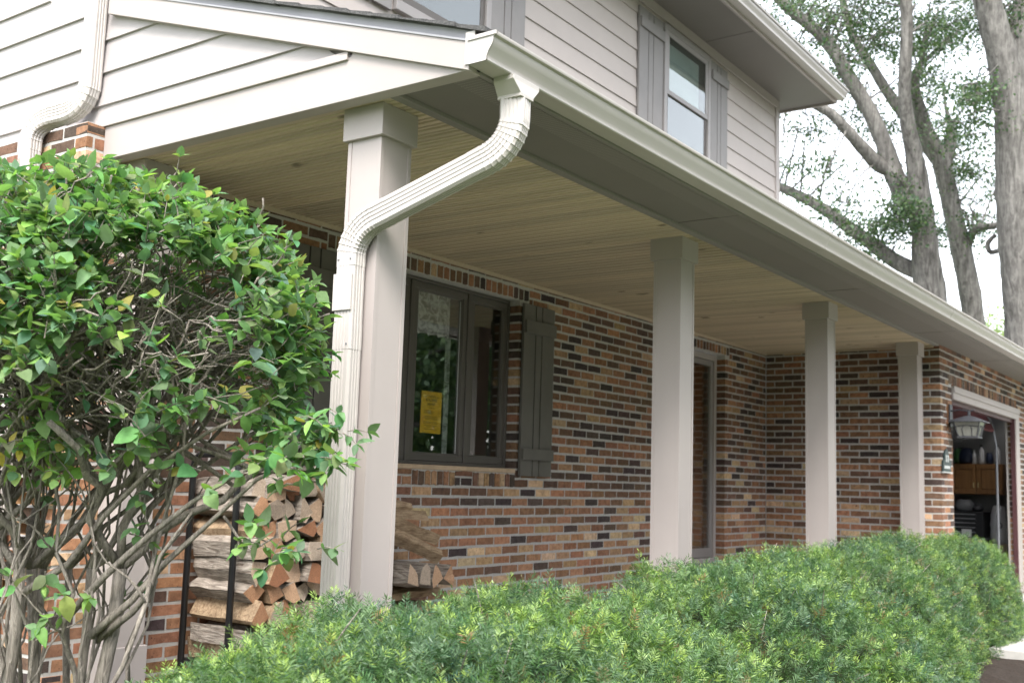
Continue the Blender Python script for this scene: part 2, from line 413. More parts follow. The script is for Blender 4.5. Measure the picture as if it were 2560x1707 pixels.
# ------------------------------------------------------------------ setting
def ground():
    n = 40
    vs, fs = [], []
    xs = np.concatenate([np.linspace(-300, -12, 6), np.linspace(-10, 20, 31), np.linspace(24, 320, 6)])
    ys = np.concatenate([np.linspace(-300, -14, 6), np.linspace(-12, 10, 23), np.linspace(14, 320, 6)])
    for y in ys:
        for x in xs:
            z = GZ - 0.045 * min(6, max(0, -2.6 - y)) + 0.02 * math.sin(x * 1.3) * math.cos(y * 0.9)
            vs.append((x, y, z - 0.02))
    W = len(xs)
    for j in range(len(ys) - 1):
        for i in range(W - 1): fs.append((j * W + i, j * W + i + 1, (j + 1) * W + i + 1, (j + 1) * W + i))
    o = link_mesh("ground", vs, fs, "lawn", None, True); tag(o, "green lawn ground around the house", None, kind="structure")
    # planting bed of mulch
    vs, fs = [], []
    nx, ny = 60, 16
    for j in range(ny + 1):
        for i in range(nx + 1):
            x = -4.6 + 9.2 * i / nx; y = -3.9 + 1.9 * j / ny
            e = min(1, min(i, nx - i) / 3, j / 3)
            vs.append((x, y, GZ - 0.045 * max(0, -2.6 - y) - 0.03 + 0.07 * e + rnd.uniform(-.012, .012)))
    for j in range(ny):
        for i in range(nx): fs.append((j * (nx + 1) + i, j * (nx + 1) + i + 1, (j + 1) * (nx + 1) + i + 1, (j + 1) * (nx + 1) + i))
    o = link_mesh("planting_bed", vs, fs, "mulch", None, False); tag(o, "brown mulch planting bed under the evergreen shrubs", None, kind="structure")
    b = MB()
    b.box(3.75, 5.0, -12.0, -2.52, GZ - 0.2, GZ + 0.10); b.box(5.01, 11.0, -12.0, YG - 0.03, GZ - 0.2, GZ + 0.096)
    tag(b.build("driveway", "concrete", bevel=0.01), "pale concrete driveway and walk in front of the garage", None, kind="structure")
    b = MB(); b.box(-2.7, XR, -1.98, -0.0, GZ - 0.2, FZ)
    tag(b.build("porch_floor", "concrete", bevel=0.012), "grey concrete porch floor slab", None, kind="structure")
ground()

# ------------------------------------------------------------------ the house
house = thing("house", (0, 0, GZ), "two storey brick and pale siding house with a long columned front porch", "house")

PAL = [((0.042, 0.032, 0.031), 9), ((0.062, 0.044, 0.038), 11), ((0.09, 0.055, 0.040), 15), ((0.118, 0.070, 0.045), 17),
       ((0.155, 0.085, 0.052), 15), ((0.205, 0.105, 0.062), 12), ((0.25, 0.130, 0.075), 8), ((0.27, 0.175, 0.10), 7), ((0.37, 0.265, 0.165), 4)]
PALW = [w for _, w in PAL]
def brick_colour(z, r=None):
    r = r or rnd
    w = list(PALW)
    if z < 0.05:                       # low courses: tanner bricks, with the brighter light there put into their colours
        k = min(1.0, (0.05 - z) / 0.3); w = [a * (1 - 0.6 * k) if i < 4 else a * (1 + (0.6 if i < 5 else 3.4) * k) for i, a in enumerate(w)]
    c = r.choices(PAL, w)[0][0]
    j = r.uniform(0.85, 1.18) * (1.2 if z > 0.05 else 1.45)
    return tuple(min(1, x * j * r.uniform(0.94, 1.06)) for x in c)

def brick_mesh(seed, depth, inset=0.0022):
    r = random.Random(seed)
    L, H = 1.0, 1.0
    # outline of 8 points in units of the brick (length 1, height 1), jittered
    o = [(-.5, -.5), (0, -.5), (.5, -.5), (.5, 0), (.5, .5), (0, .5), (-.5, .5), (-.5, 0)]
    j = [(x + r.uniform(-.012, .006) * (1 if x > 0 else -1), y + r.uniform(-.09, .02) * (1 if y > 0 else -1)) for x, y in o]
    ins = [(x * 0.99, y * 0.965) for x, y in j]
    vs = [(x, 0.0 + r.uniform(-.0006, .0006), y) for x, y in ins] + [(x, 0.0018, y) for x, y in j] + [(x, depth, y) for x, y in j]
    fs = [tuple(range(8))]
    for a, b in ((0, 8), (8, 16)):
        for i in range(8): k = (i + 1) % 8; fs.append((a + i, b + i, b + k, a + k))
    return vs, [f[::-1] if len(f) == 8 else f[::-1] for f in fs]
BM = {}
for deep, dep in ((False, 0.03), (True, 0.093)):
    for s in range(5):
        vs, fs = brick_mesh(s + 10 * deep, dep)
        # put front at y=0 facing -y
        me = bpy.data.meshes.new("brick"); me.from_pydata(vs, [], [f[::-1] for f in fs]); me.materials.append(MATS["brick"]); me.update()
        BM[(deep, s)] = (me, np.array(vs), [f[::-1] for f in fs])

class Wall:
    """running bond wall; u runs along the wall, n is the outward normal"""
    def __init__(s, name, org, u, n):
        s.name = name; s.org = Vector(org); s.u = Vector(u); s.n = Vector(n); s.bricks = []
    def at(s, u, z, d=0.0): return s.org + s.u * u + Vector((0, 0, z)) + s.n * d
    def course(s, r, u0, u1, phase, holes, deep_at=()):
        """one course; phase = a joint position; holes = list of (ua, ub, za, zb)"""
        za, zb = (r - 1) * BH, r * BH
        cuts = [(u0, u1)]
        for (a, b, c, d) in holes:
            if zb - 0.012 > c and za + 0.012 < d:
                nc = []
                for (p, q) in cuts:
                    if b <= p or a >= q: nc.append((p, q)); continue
                    if a > p: nc.append((p, a))
                    if b < q: nc.append((b, q))
                cuts = nc
        for (p, q) in cuts:
            k = math.ceil((p - phase) / BP - 1e-6)
            js = [p] + [phase + i * BP for i in range(k, k + 400) if p + 0.03 < phase + i * BP < q - 0.03] + [q]
            for a, b in zip(js[:-1], js[1:]):
                e0 = any(abs(a - h) < 1e-3 for h in deep_at); e1 = any(abs(b - h) < 1e-3 for h in deep_at)
                la = a + (0.0 if e0 else 0.006); lb = b - (0.0 if e1 else 0.006)
                s.bricks.append([(la + lb) / 2, lb - la, r * BH - BH / 2, BH - 0.0125, e0 or e1])
    def rowlock(s, u0, u1, z0, z1, d=0.0):
        n = max(1, round((u1 - u0) / BH)); w = (u1 - u0) / n
        for i in range(n): s.bricks.append([u0 + (i + .5) * w, w - 0.013, (z0 + z1) / 2, z1 - z0 - 0.006, True, d])
    def build(s, parent, want, score):
        rot = Matrix((s.u, -s.n, Vector((0, 0, 1)))).transposed()      # local x -> u, local y -> inward, z up
        items = []
        for b in s.bricks:
            d = b[5] if len(b) > 5 else 0.0
            c = s.at(b[0], b[2], d + rnd.uniform(-0.0015, 0.0015))
            items.append((score(c, s.n, b), c, b))
        items.sort(key=lambda t: -t[0])
        e = rot.to_euler()
        mass = MB()
        for i, (sc, c, b) in enumerate(items):
            col = brick_colour(b[2]); var = (bool(b[4]), rnd.randrange(5)); me, vs, fs = BM[var]
            if i < want and sc > 0:
                o = bpy.data.objects.new("brick", me); COL.objects.link(o); o.parent = parent
                o.location = c - house.location; o.rotation_euler = e; o.scale = (b[1], 1, b[3]); o.color = (*col, 1)
            else:
                loc = vs * np.array([b[1], 1, b[3]]); R = np.array(rot); wv = loc @ R.T + np.array(c)
                mass.add(wv.tolist(), fs, 0, col)
        if mass.v:
            o = mass.build("brickwork", "brick_mass", parent, col_layer="bcol"); o["kind"] = "stuff"

def score(c, n, b):
    px, py, d = proj(c)
    if d < 0.5 or not (-10 < px < 2570 and -10 < py < 1717): return -1
    to = (CAM - c).normalized(); f = max(0, to.dot(n))
    s = b[1] * b[3] * f / d ** 2
    hedge = 1520 if px < 700 else 1470 - (px - 700) * 0.09
    if py > hedge: s *= -1
    if 780 < px < 1010 and py > 300: return -1             # behind the corner column and downspout
    return s

def sheet(mb, org, u, n, u0, u1, z0, z1, holes, back=0.1, front=-0.0022):
    """mortar body of a wall with openings, as boxes"""
    holes = [(h[0] - .004, h[1] + .004, h[2] - .004, h[3] + .004) for h in holes]
    us = sorted({u0, u1, *[h[0] for h in holes], *[h[1] for h in holes]}); zs = sorted({z0, z1, *[h[2] for h in holes], *[h[3] for h in holes]})
    us = [x for x in us if u0 <= x <= u1]; zs = [z for z in zs if z0 <= z <= z1]
    u = Vector(u); n = Vector(n); org = Vector(org)
    for za, zb in zip(zs[:-1], zs[1:]):
        run = None
        for ua, ub in zip(us[:-1], us[1:]):
            cu, cz = (ua + ub) / 2, (za + zb) / 2
            solid = not any(h[0] < cu < h[1] and h[2] < cz < h[3] for h in holes)
            if solid:
                c = org + u * cu + Vector((0, 0, cz)) + n * ((front - back) / 2)
                mb.obox(c, u * ((ub - ua) / 2), n * ((front + back) / 2), Vector((0, 0, (zb - za) / 2)))

WIN = (-0.93, 0.945, 0.185, 1.452)        # living room window opening (x0,x1,z0,z1)
DOOR = (3.56, 4.60, -0.62, 1.452)
GAR = (6.12, 9.36, -1.1, 1.235)
RMIN, RMAX = -17, 24
def phase(r): return 0.0 if r % 2 else BP / 2

# front wall
fw = Wall("front_wall", (0, 0, 0), (1, 0, 0), (0, -1, 0))
holes = [(WIN[0], WIN[1], 0.176, 1.548), (DOOR[0], DOOR[1], DOOR[2], 1.548), (0.945, 1.063, 1.455, 1.548), (-1.06, -0.93, 1.455, 1.548), (4.60, 4.70, 1.455, 1.548), (3.46, 3.56, 1.455, 1.548),
         (-0.207, 0.239, 0.066, 0.176), (0.435, 0.945, 0.066, 0.176), (-0.93, -0.43, 0.066, 0.176)]
for r in range(RMIN, RMAX + 1):
    fw.course(r, XC + (0 if r % 2 else BP / 2) * 0, XR, phase(r), [h if h[3] < 1.6 else h for h in holes], (WIN[0], WIN[1], DOOR[0], DOOR[1], XC))
for (ua, ub) in ((0.239, 0.435), (-0.43, -0.207)): fw.bricks.append([(ua + ub) / 2, ub - ua - .012, 0.156, 0.034, True, 0.004])
for r in (25, 26): fw.course(r, XC, XC + 0.118, phase(r), [], (XC, XC + 0.118))
fw.rowlock(-1.06, 1.063, 1.455, 1.548); fw.rowlock(3.46, 4.70, 1.455, 1.548)
fw.rowlock(-0.207, 0.239, 0.070, 0.172, 0.006); fw.rowlock(0.435, 0.945, 0.070, 0.172, 0.006); fw.rowlock(-0.93, -0.43, 0.070, 0.172, 0.006)
mb = MB(); sheet(mb, (0, 0, 0), (1, 0, 0), (0, -1, 0), XC + 0.006, XR, GZ, CZ + 0.1, [WIN, DOOR])
front = mb.build("front_wall", "mortar", house); fw.build(front, 200, score)
# side wall of the house (faces -X)
sw = Wall("side_wall", (XC, 0, 0), (0, 1, 0), (-1, 0, 0))
for r in range(RMIN, 27):
    sw.course(r, 0.098 if r % 2 else 0.0, 4.0, 0.0 if r % 2 == 0 else BP / 2, [], (0.0,))
mb = MB(); sheet(mb, (XC, 0, 0), (0, 1, 0), (-1, 0, 0), 0.006, 4.0, GZ, 1.757, [], 0.12)
side = mb.build("side_wall", "mortar", house); sw.build(side, 26, score)
# return wall at the far end of the porch (faces -X)
rw = Wall("return_wall", (XR, 0, 0), (0, -1, 0), (-1, 0, 0))
for r in range(RMIN, RMAX + 1):
    rw.course(r, 0.0, -YG - (0.098 if r % 2 else 0.0), 0.0 if r % 2 == 0 else BP / 2, [], (-YG,))
mb = MB(); sheet(mb, (XR, 0, 0), (0, -1, 0), (-1, 0, 0), 0.0, -YG - 0.006, GZ, CZ + 0.1, [], 0.12)
ret = mb.build("return_wall", "mortar", house); rw.build(ret, 62, score)
# garage front (faces -Y)
gw = Wall("garage_wall", (XR, YG, 0), (1, 0, 0), (0, -1, 0))
gh = (GAR[0] - XR, GAR[1] - XR, GAR[2], GAR[3])
for r in range(RMIN, RMAX + 1):
    gw.course(r, 0.098 if r % 2 == 0 else 0.0, 6.4, 0.0 if r % 2 == 1 else BP / 2, [(gh[0] - 0.12, gh[1] + 0.1, GAR[3], 1.352), gh], (0.0, gh[0], gh[1]))
gw.rowlock(gh[0] - 0.12, gh[1] + 0.1, 1.238, 1.352)
mb = MB(); sheet(mb, (XR, YG, 0), (1, 0, 0), (0, -1, 0), 0.006, 6.4, GZ, CZ + 0.1, [gh], 0.12)
garw = mb.build("garage_wall", "mortar", house); gw.build(garw, 14, score)

# window sill wash and filled brick between the rowlocks
b = MB(); b.box(WIN[0], WIN[1], -0.004, 0.12, 0.174, 0.206); b.build("window_sill", "sill_wash", house, bevel=0.006)

# porch ceiling boards
ceil = MB().box(XC + 0.1, XR + 0.1, -1.79, 0.02, CZ + 0.03, CZ + 0.05).build("porch_ceiling", "pine", house)
PW = 0.077
def board_mesh():
    y0, y1 = -1.775, -0.016; g = 0.0055; d = 0.005
    prof = []
    for k in (0, 1):
        a = k * PW / 2
        prof += [(a + 0.0008, 0.018), (a + g * .5, 0.004), (a + g, 0.0), (a + PW / 2 - g, 0.0), (a + PW / 2 - g * .5, 0.004)]
    prof += [(PW - 0.0008, 0.018), (PW - 0.0008, 0.026), (0.0008, 0.026)]
    # bead groove in the middle is shallow
    prof = [(0.0006, 0.026), (0.0006, 0.0)]
    for a in (0.0006, PW / 2):
        prof += [(a + 0.001, 0.004), (a + 0.003, -0.001), (a + 0.0055, -0.0035), (a + 0.0085, -0.0035), (a + 0.011, -0.001), (a + 0.0125, 0.004), (a + 0.014, 0.0)]
    prof += [(PW - 0.0006, 0.0), (PW - 0.0006, 0.026)]
    m = MB(); m.prism(prof, 1, y0, y1)
    me = bpy.data.meshes.new("ceiling_board"); me.from_pydata(m.v, [], m.f); me.materials.append(MATS["pine"]); me.update(); return me
bme = board_mesh()
x = -2.542
while x + PW < XR + 0.005:
    o = bpy.data.objects.new("ceiling_board", bme); put(o, ceil, (x, 0, CZ)); x += PW
# ceiling trim along the walls
MB().box(-2.54, XR - 0.002, -0.014, -0.0, CZ - 0.026, CZ + 0.03).build("ceiling_trim", "pine", house)
MB().box(XR - 0.016, XR - 0.002, -1.775, -0.016, CZ - 0.022, CZ + 0.03).build("ceiling_trim", "pine", house)
# soffit, its edge trim, vent strip, fascia
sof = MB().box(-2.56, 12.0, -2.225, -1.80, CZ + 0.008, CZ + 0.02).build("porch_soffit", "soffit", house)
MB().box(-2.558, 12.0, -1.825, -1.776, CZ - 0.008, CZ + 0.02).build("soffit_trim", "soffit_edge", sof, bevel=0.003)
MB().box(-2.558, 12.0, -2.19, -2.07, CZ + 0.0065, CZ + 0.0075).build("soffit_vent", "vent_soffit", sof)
for sx in (-0.1 + 2.44 * k for k in range(0, 5)):
    MB().box(sx, sx + 0.004, -2.21, -1.825, CZ + 0.0055, CZ + 0.0079).build("soffit_seam", "window_frame", sof)
fas = MB().box(-2.56, 12.0, -2.245, -2.222, CZ - 0.012, 1.70).box(-2.558, 12.0, -2.225, -2.205, CZ - 0.002, CZ + 0.012).build("fascia", "soffit_edge", house, bevel=0.002)  # fascia is trim paint; its shade is put into this darker colour

# columns
def column(x, y0, y1, first=None):
    c = part("column", house)
    m = MB(); m.box(x, x + CW, y0, y1, FZ, CZ - 0.005); t = 0.016; e = 0.0034
    for (xx, ex) in ((x, -1), (x + CW, 1)):
        for (yy, ey) in ((y0, -1), (y1, 1)):
            m.box(min(xx + ex * e, xx - ex * t), max(xx + ex * e, xx - ex * t), min(yy + ey * e, yy - ey * t), max(yy + ey * e, yy - ey * t), FZ, CZ - 0.14)
    m.build("shaft", "trim", c)
    o = 0.020
    MB().box(x - o, x + CW + o, y0 - o, y1 + o if y1 < -0.05 else y1, CZ - 0.134, CZ - 0.001).build("capital", "trim", c, bevel=0.002)
    m = MB(); m.box(x - 0.018, x + CW + 0.018, y0 - 0.018, y1 + 0.018 if y1 < -0.05 else y1, FZ + 0.001, -0.70)
    m.build("plinth", "trim", c, bevel=0.003); return c
for cx in COLX: column(cx, CYF, CYF + CW)
column(-2.459, -0.165, -0.001)

# gable end of the porch: beam board, clapboards, rake board
SL = 0.3264
def rake_low(y): return 1.556 + (y + 2.315) * SL * 0 + (y + 2.315) * 0.3305
gb = MB()
ya = -2.17
gb.prism([(0.0, CZ - 0.012), (-2.225, CZ - 0.012), (-2.225, rake_low(-2.225) + 0.03), (-1.66, rake_low(-1.66) + 0.03), (-1.63, 1.765), (0.0, 1.765)], 0, XS - 0.022, XS + 0.05)
gb.build("gable_beam", "trim", house, bevel=0.002)
MB().box(XS - 0.034, XS - 0.022, -1.62, 0.02, 1.752, 1.776).box(XS - 0.028, XS - 0.022, -1.62, 0.02, 1.776, 1.79).build("beam_cap", "trim", house, bevel=0.002)
gable = MB().prism([(3.9, 1.72), (3.9, 5.0), (0.0, 5.0), (0.0, rake_low(0.0) + .05), (-1.7, rake_low(-1.7) + .04), (-1.7, 1.72)], 0, XS + 0.012, XS + 0.06).build("gable_wall", "siding_side", house)
def lap(z0, ya, yb, zc=None, e=0.172):
    """clapboard facing -X: bottom edge proud; zc = optional function cutting the right-hand end"""
    prof = [(XS - 0.010, z0), (XS + 0.008, z0), (XS + 0.008, z0 + e), (XS + 0.004, z0 + e), (XS - 0.010, z0 + 0.0)]
    x0, x1, xt = XS - 0.011, XS + 0.011, XS + 0.002
    def cutY(z): return max(ya, -2.315 + (z - 1.556 + 0.02) / 0.3305 - 0.14) if zc else ya
    za, zb = z0, z0 + e
    a0, a1 = cutY(za), cutY(zb)
    v = [(x0, a0, za), (x1, a0, za), (x1, a1, zb), (xt, a1, zb), (x0, yb, za), (x1, yb, za), (x1, yb, zb), (xt, yb, zb)]
    return MB().add(v, [(0, 1, 2, 3), (7, 6, 5, 4), (0, 3, 7, 4), (0, 4, 5, 1), (3, 2, 6, 7), (1, 5, 6, 2)])
for k in range(-1, 14):
    z0 = 1.877 + 0.1685 * k
    lap(z0, -1.66, 3.9, True).build("siding_board", "siding_side", gable)
lo, hi = [(0.06, rake_low(0.06)), (-2.33, rake_low(-2.33))], None
th = 0.108
MB().prism([(0.03, rake_low(0.03)), (-2.245, rake_low(-2.245)), (-2.245, rake_low(-2.245) + th), (0.03, rake_low(0.03) + th)], 0, XS - 0.040, XS + 0.03).build("rake_board", "trim", house, bevel=0.002)
MB().prism([(0.03, rake_low(0.03) + th), (-2.245, rake_low(-2.245) + th), (-2.245, rake_low(-2.245) + th + 0.052), (0.03, rake_low(0.03) + th + 0.052)], 0, XS - 0.028, XS + 0.03).prism(
    [(0.03, rake_low(0.03) + th), (-2.245, rake_low(-2.245) + th), (-2.245, rake_low(-2.245) + th + 0.008), (0.03, rake_low(0.03) + th + 0.008)], 0, XS - 0.045, XS - 0.028).build("rake_frieze", "frieze_shade", house)  # grey frieze band, its shade put into the colour, with a metal lip
MB().box(XS - 0.046, XS - 0.040, -2.272, -2.23, 1.60, 1.722).build("rake_end_cap", "gutter", house)

# porch roof: stepped shingle courses
roof = MB().prism([(-2.25, 1.70), (YS, 1.70 + (YS + 2.25) * SL), (YS, 1.69 + (YS + 2.25) * SL - 0.03), (-2.25, 1.66)], 0, XS, 5.5).build("porch_roof", "shingle", house)
e = 0.14
for k in range(16):
    y0 = -2.33 + k * e; 
    if y0 > YS - 0.05: break
    zf = lambda y: 1.716 + (y + 2.30) * 0.3305
    rr = random.Random(k); m = MB(); xs = [XS - 0.058 + rr.uniform(-.006, .006)]
    X = XS + 0.02
    while X < 5.4: X2 = min(5.4, X + rr.uniform(0.1, 0.32)); xs.append(X2); X = X2 + 1e-4
    y1 = min(YS, y0 + 0.30)
    for a, bb in zip(xs[:-1], xs[1:]):
        j = rr.choice((0, 0, 0.004)) + rr.uniform(0, .004); t = (0.007 if a > XS else 0.013) + rr.uniform(0, .007)
        m.add([(a, y0 + j, zf(y0) - 0.002), (bb, y0 + j, zf(y0) - 0.002), (bb, y1, zf(y1)), (a, y1, zf(y1)), (a, y0 + j, zf(y0) + t), (bb, y0 + j, zf(y0) + t), (bb, y1, zf(y1) + 0.003), (a, y1, zf(y1) + 0.003)],
              [(0, 3, 2, 1), (4, 5, 6, 7), (0, 1, 5, 4), (1, 2, 6, 5), (2, 3, 7, 6), (3, 0, 4, 7)])
    m.build("shingle_course", "shingle", roof)

# gutters
GP = [(0, 0.098), (0, 0), (-0.080, 0), (-0.084, 0.004), (-0.084, 0.016), (-0.087, 0.024), (-0.094, 0.038), (-0.103, 0.050), (-0.109, 0.060), (-0.112, 0.072), (-0.113, 0.083), (-0.124, 0.087), (-0.126, 0.092), (-0.126, 0.100), (-0.118, 0.101)]
def gutter(name, x0, x1, y, z, cap_end=0, s=1.0):
    outer = [(y + a * s, z + b * s) for a, b in GP]
    inner = [(y + (a * 0.965 - 0.0022) * s, z + (b * 0.97 + 0.003) * s) for a, b in GP[:-1]][::-1]
    prof = outer + [(y - 0.115 * s, z + 0.098 * s)] + inner
    n = len(prof)
    m = MB(); vs = [(x0, *q) for q in prof] + [(x1, *q) for q in prof]
    m.add(vs, [(i, (i + 1) % n, (i + 1) % n + n, i + n) for i in range(n)])
    g = m.build(name, "gutter", house)
    me = g.data
    for p in me.polygons: p.use_smooth = True
    md = g.modifiers.new("edge", 'EDGE_SPLIT'); md.split_angle = math.radians(38)
    capp = outer[:1] + outer[1:]
    for xe, d in ((x0, -1), (x1, 1)):
        MB().prism(capp, 0, xe - 0.002, xe + 0.004).build("end_cap", "gutter", g)
        rim = MB()
        rim.prism([(y + 0.002, z + 0.088 * s), (y - 0.127 * s, z + 0.088 * s), (y - 0.127 * s, z + 0.102 * s), (y + 0.002, z + 0.102 * s)], 0, min(xe, xe + d * 0.007), max(xe, xe + d * 0.007) - 0.0005)
        rim.build("end_rim", "gutter", g)
    return g
pg = gutter("gutter", -2.612, 12.0, -2.246, 1.597)
# hidden hangers are left out; seams
for sx in (0.9, 4.0, 7.1): MB().prism([(-2.246 + a * 1.012 - 0.0006, 1.597 + b * 1.01 - 0.0008) for a, b in GP], 0, sx, sx + 0.03).build("gutter_joint", "gutter", pg)

# downspouts
def ds_profile(w, d, flutes=4, r=0.010, fd=0.0032):
    """closed outline: a along width w (-w/2..w/2), b along depth d"""
    out = []
    def side(p, q, nrm, n):
        p = Vector(p); q = Vector(q); nrm = Vector(nrm); L = (q - p).length; t = (q - p) / L; u0 = r
        pts = [p + t * u0]
        usable = L - 2 * r; m = usable * 0.80; st = p + t * (r + usable * 0.10); step = m / n
        for i in range(n):
            a = st + t * step * i
            pts += [a + t * step * 0.12, a + t * step * 0.30 - nrm * fd, a + t * step * 0.58 - nrm * fd, a + t * step * 0.76]
        pts.append(q - t * u0); return pts
    c = [(-w / 2, -d / 2), (w / 2, -d / 2), (w / 2, d / 2), (-w / 2, d / 2)]
    out += side(c[0], c[1], (0, -1), flutes); out += side(c[1], c[2], (1, 0), flutes - 1); out += side(c[2], c[3], (0, 1), flutes); out += side(c[3], c[0], (-1, 0), flutes - 1)
    return [(p.x, p.y) for p in out]
def sweep(mb, path, bins, prof, scales=None):
    path = [Vector(p) for p in path]; rings = []
    for i, p in enumerate(path):
        a = (path[i] - path[i - 1]).normalized() if i else None; bq = (path[i + 1] - path[i]).normalized() if i < len(path) - 1 else None
        t = ((a or bq) + (bq or a)).normalized(); bi = Vector(bins[i]); bi = (bi - t * bi.dot(t)).normalized(); nn = t.cross(bi)
        k = scales[i] if scales else 1.0
        f = 1.0
        if a and bq: f = 1.0 / max(0.3, math.cos(a.angle(bq) / 2))
        rings.append([p + bi * (q[1] * k) + nn * (q[0] * k * f) for q in prof])
    mb.rings(rings); return mb
def arc(p0, p1, p2, n):
    """quadratic bend from p0 via corner p1 to p2"""
    p0, p1, p2 = Vector(p0), Vector(p1), Vector(p2)
    return [p0 * (1 - t) ** 2 + p1 * 2 * t * (1 - t) + p2 * t * t for t in (i / n for i in range(n + 1))]
def smooth_edges(o, ang=35):
    for p in o.data.polygons: p.use_smooth = True
    md = o.modifiers.new("edge", 'EDGE_SPLIT'); md.split_angle = math.radians(ang); return o
PROF = ds_profile(0.1016, 0.0762)
PROF2 = [(a * 1.035, b * 1.045) for a, b in PROF]
ds = part("downspout", house)
# funnel under the gutter
fx, fy = -2.375, -2.292
zt, zb = 1.598, 1.538
tw, td, bw, bd = 0.085, 0.043, 0.042, 0.054
top = [(fx - tw, fy - td - 0.006), (fx + tw, fy - td - 0.006), (fx + tw, fy + td), (fx - tw, fy + td)]; bot = [(fx - bw, fy - bd), (fx + bw, fy - bd), (fx + bw, fy + bd), (fx - bw, fy + bd)]
m = MB(); m.rings([[(*q, zt) for q in top], [(*q, zt - 0.018) for q in top], [(*q, zb) for q in bot], [(*q, zb - 0.012) for q in bot]]); m.build("outlet", "gutter", ds, bevel=0.002)
pA, pB = Vector((fx, fy, 1.535)), Vector((fx, fy, 1.452))
dg0, dg1 = Vector((-2.402, -2.178, 1.306)), Vector((-2.492, -1.735, 1.125))
pD, pE = Vector((-2.507, -1.612, 0.985)), Vector((-2.507, -1.612, 0.93))
bx = Vector((0.984, 0.178, 0)); bx1 = Vector((1, 0, 0))
d = (dg1 - dg0).normalized()
def pleated(curve, n=9, amp=0.042):
    """bend split in pleats: each one flares and steps back in"""
    m = len(curve) - 1; pts, sc = [], []
    def at(t):
        f = t * m; i = min(m - 1, int(f)); return curve[i].lerp(curve[i + 1], f - i)
    for k in range(n):
        a, b = k / n, (k + 1) / n
        pts += [at(a + 0.002), at(a + (b - a) * .6), at(b - 0.10 / n)]; sc += [0.985, 1.0, 1.0 + amp]
    pts.append(curve[-1]); sc.append(1.0); return pts, sc
def crimp(n): return [1.0 + (0.035 if i % 2 else -0.02) for i in range(n)]
b1 = arc(pB, Vector((fx - 0.006, fy + 0.012, 1.345)), dg0, 20)
b1, s1 = pleated(b1); m = MB(); pth = [pA] + b1 + [dg0 + d * 0.05]; sweep(m, pth, [bx] * len(pth), PROF, [1.0] + s1 + [1.0]); m.build("elbow", "gutter", ds)
m = MB(); sweep(m, [dg0 + d * 0.045, dg1 - d * 0.045], [bx, bx], [(a * 0.975, b * 0.97) for a, b in PROF]); m.build("diagonal_pipe", "gutter", ds)
b2 = arc(dg1, Vector((-2.506, -1.628, 1.092)), pD, 18)
b2, s2 = pleated(b2, 9); m = MB(); pth = [dg1 - d * 0.05] + b2 + [pE]; sweep(m, pth, [bx] + [bx.lerp(bx1, i / (len(b2) - 1)) for i in range(len(b2))] + [bx1], PROF, [1.0] + s2 + [1.0]); m.build("elbow", "gutter", ds)
m = MB(); sweep(m, [pE + Vector((0, 0, 0.02)), Vector((-2.507, -1.612, -1.0))], [bx1, bx1], [(a * 0.975, b * 0.97) for a, b in PROF]); m.build("vertical_pipe", "gutter", ds)
m = MB(); m.box(-2.550, -2.544, -1.660, -1.562, 0.752, 0.898); m.build("strap", "gutter", ds, bevel=0.0015)
m = MB(); sweep(m, [Vector((-2.507, -1.612, 0.70)), Vector((-2.507, -1.612, 0.60))], [bx1, bx1], [(a * 1.0, b * 1.0) for a, b in PROF]); m.build("pipe_joint", "gutter", ds)
for (yy, zz) in ((-1.645, 0.955), (-1.58, 0.955), (-1.645, 0.62)):
    m = MB(); m.tube([(-2.548, yy, zz), (-2.5435, yy, zz)], 0.004, 6); m.build("screw", "galvanized", ds)

dl = part("downspout", house); dl["label"] = "left downspout with an S bend over the brick ledge"
q0, q1 = Vector((XS - 0.050, 0.115, 4.4)), Vector((XS - 0.050, 0.115, 1.985))
q2, q3 = Vector((XS - 0.085, 0.185, 1.86)), Vector((XS - 0.125, 0.315, 1.82))
q4, q5 = Vector((XC - 0.055, 0.392, 1.70)), Vector((XC - 0.055, 0.392, -1.05))
m = MB(); sweep(m, [q0, q1 - Vector((0, 0, .01))], [bx1, bx1], [(a * .975, b * .97) for a, b in PROF]); m.build("upper_pipe", "gutter", dl)
be1 = arc(q1, (XS - 0.052, 0.12, 1.87), (XS - 0.095, 0.225, 1.842), 12); be2 = arc((XS - 0.115, 0.275, 1.832), (XC - 0.05, 0.392, 1.805), q4, 12)
be, sb = pleated(be1 + be2, 14); pth = [q1 + Vector((0, 0, .06))] + be + [q4 - Vector((0, 0, .05))]
m = MB(); sweep(m, pth, [bx1] * len(pth), PROF, [1.0] + sb + [1.0]); m.build("elbow", "gutter", dl)
m = MB(); sweep(m, [q4, q5], [bx1, bx1], [(a * .975, b * .97) for a, b in PROF]); m.build("lower_pipe", "gutter", dl)

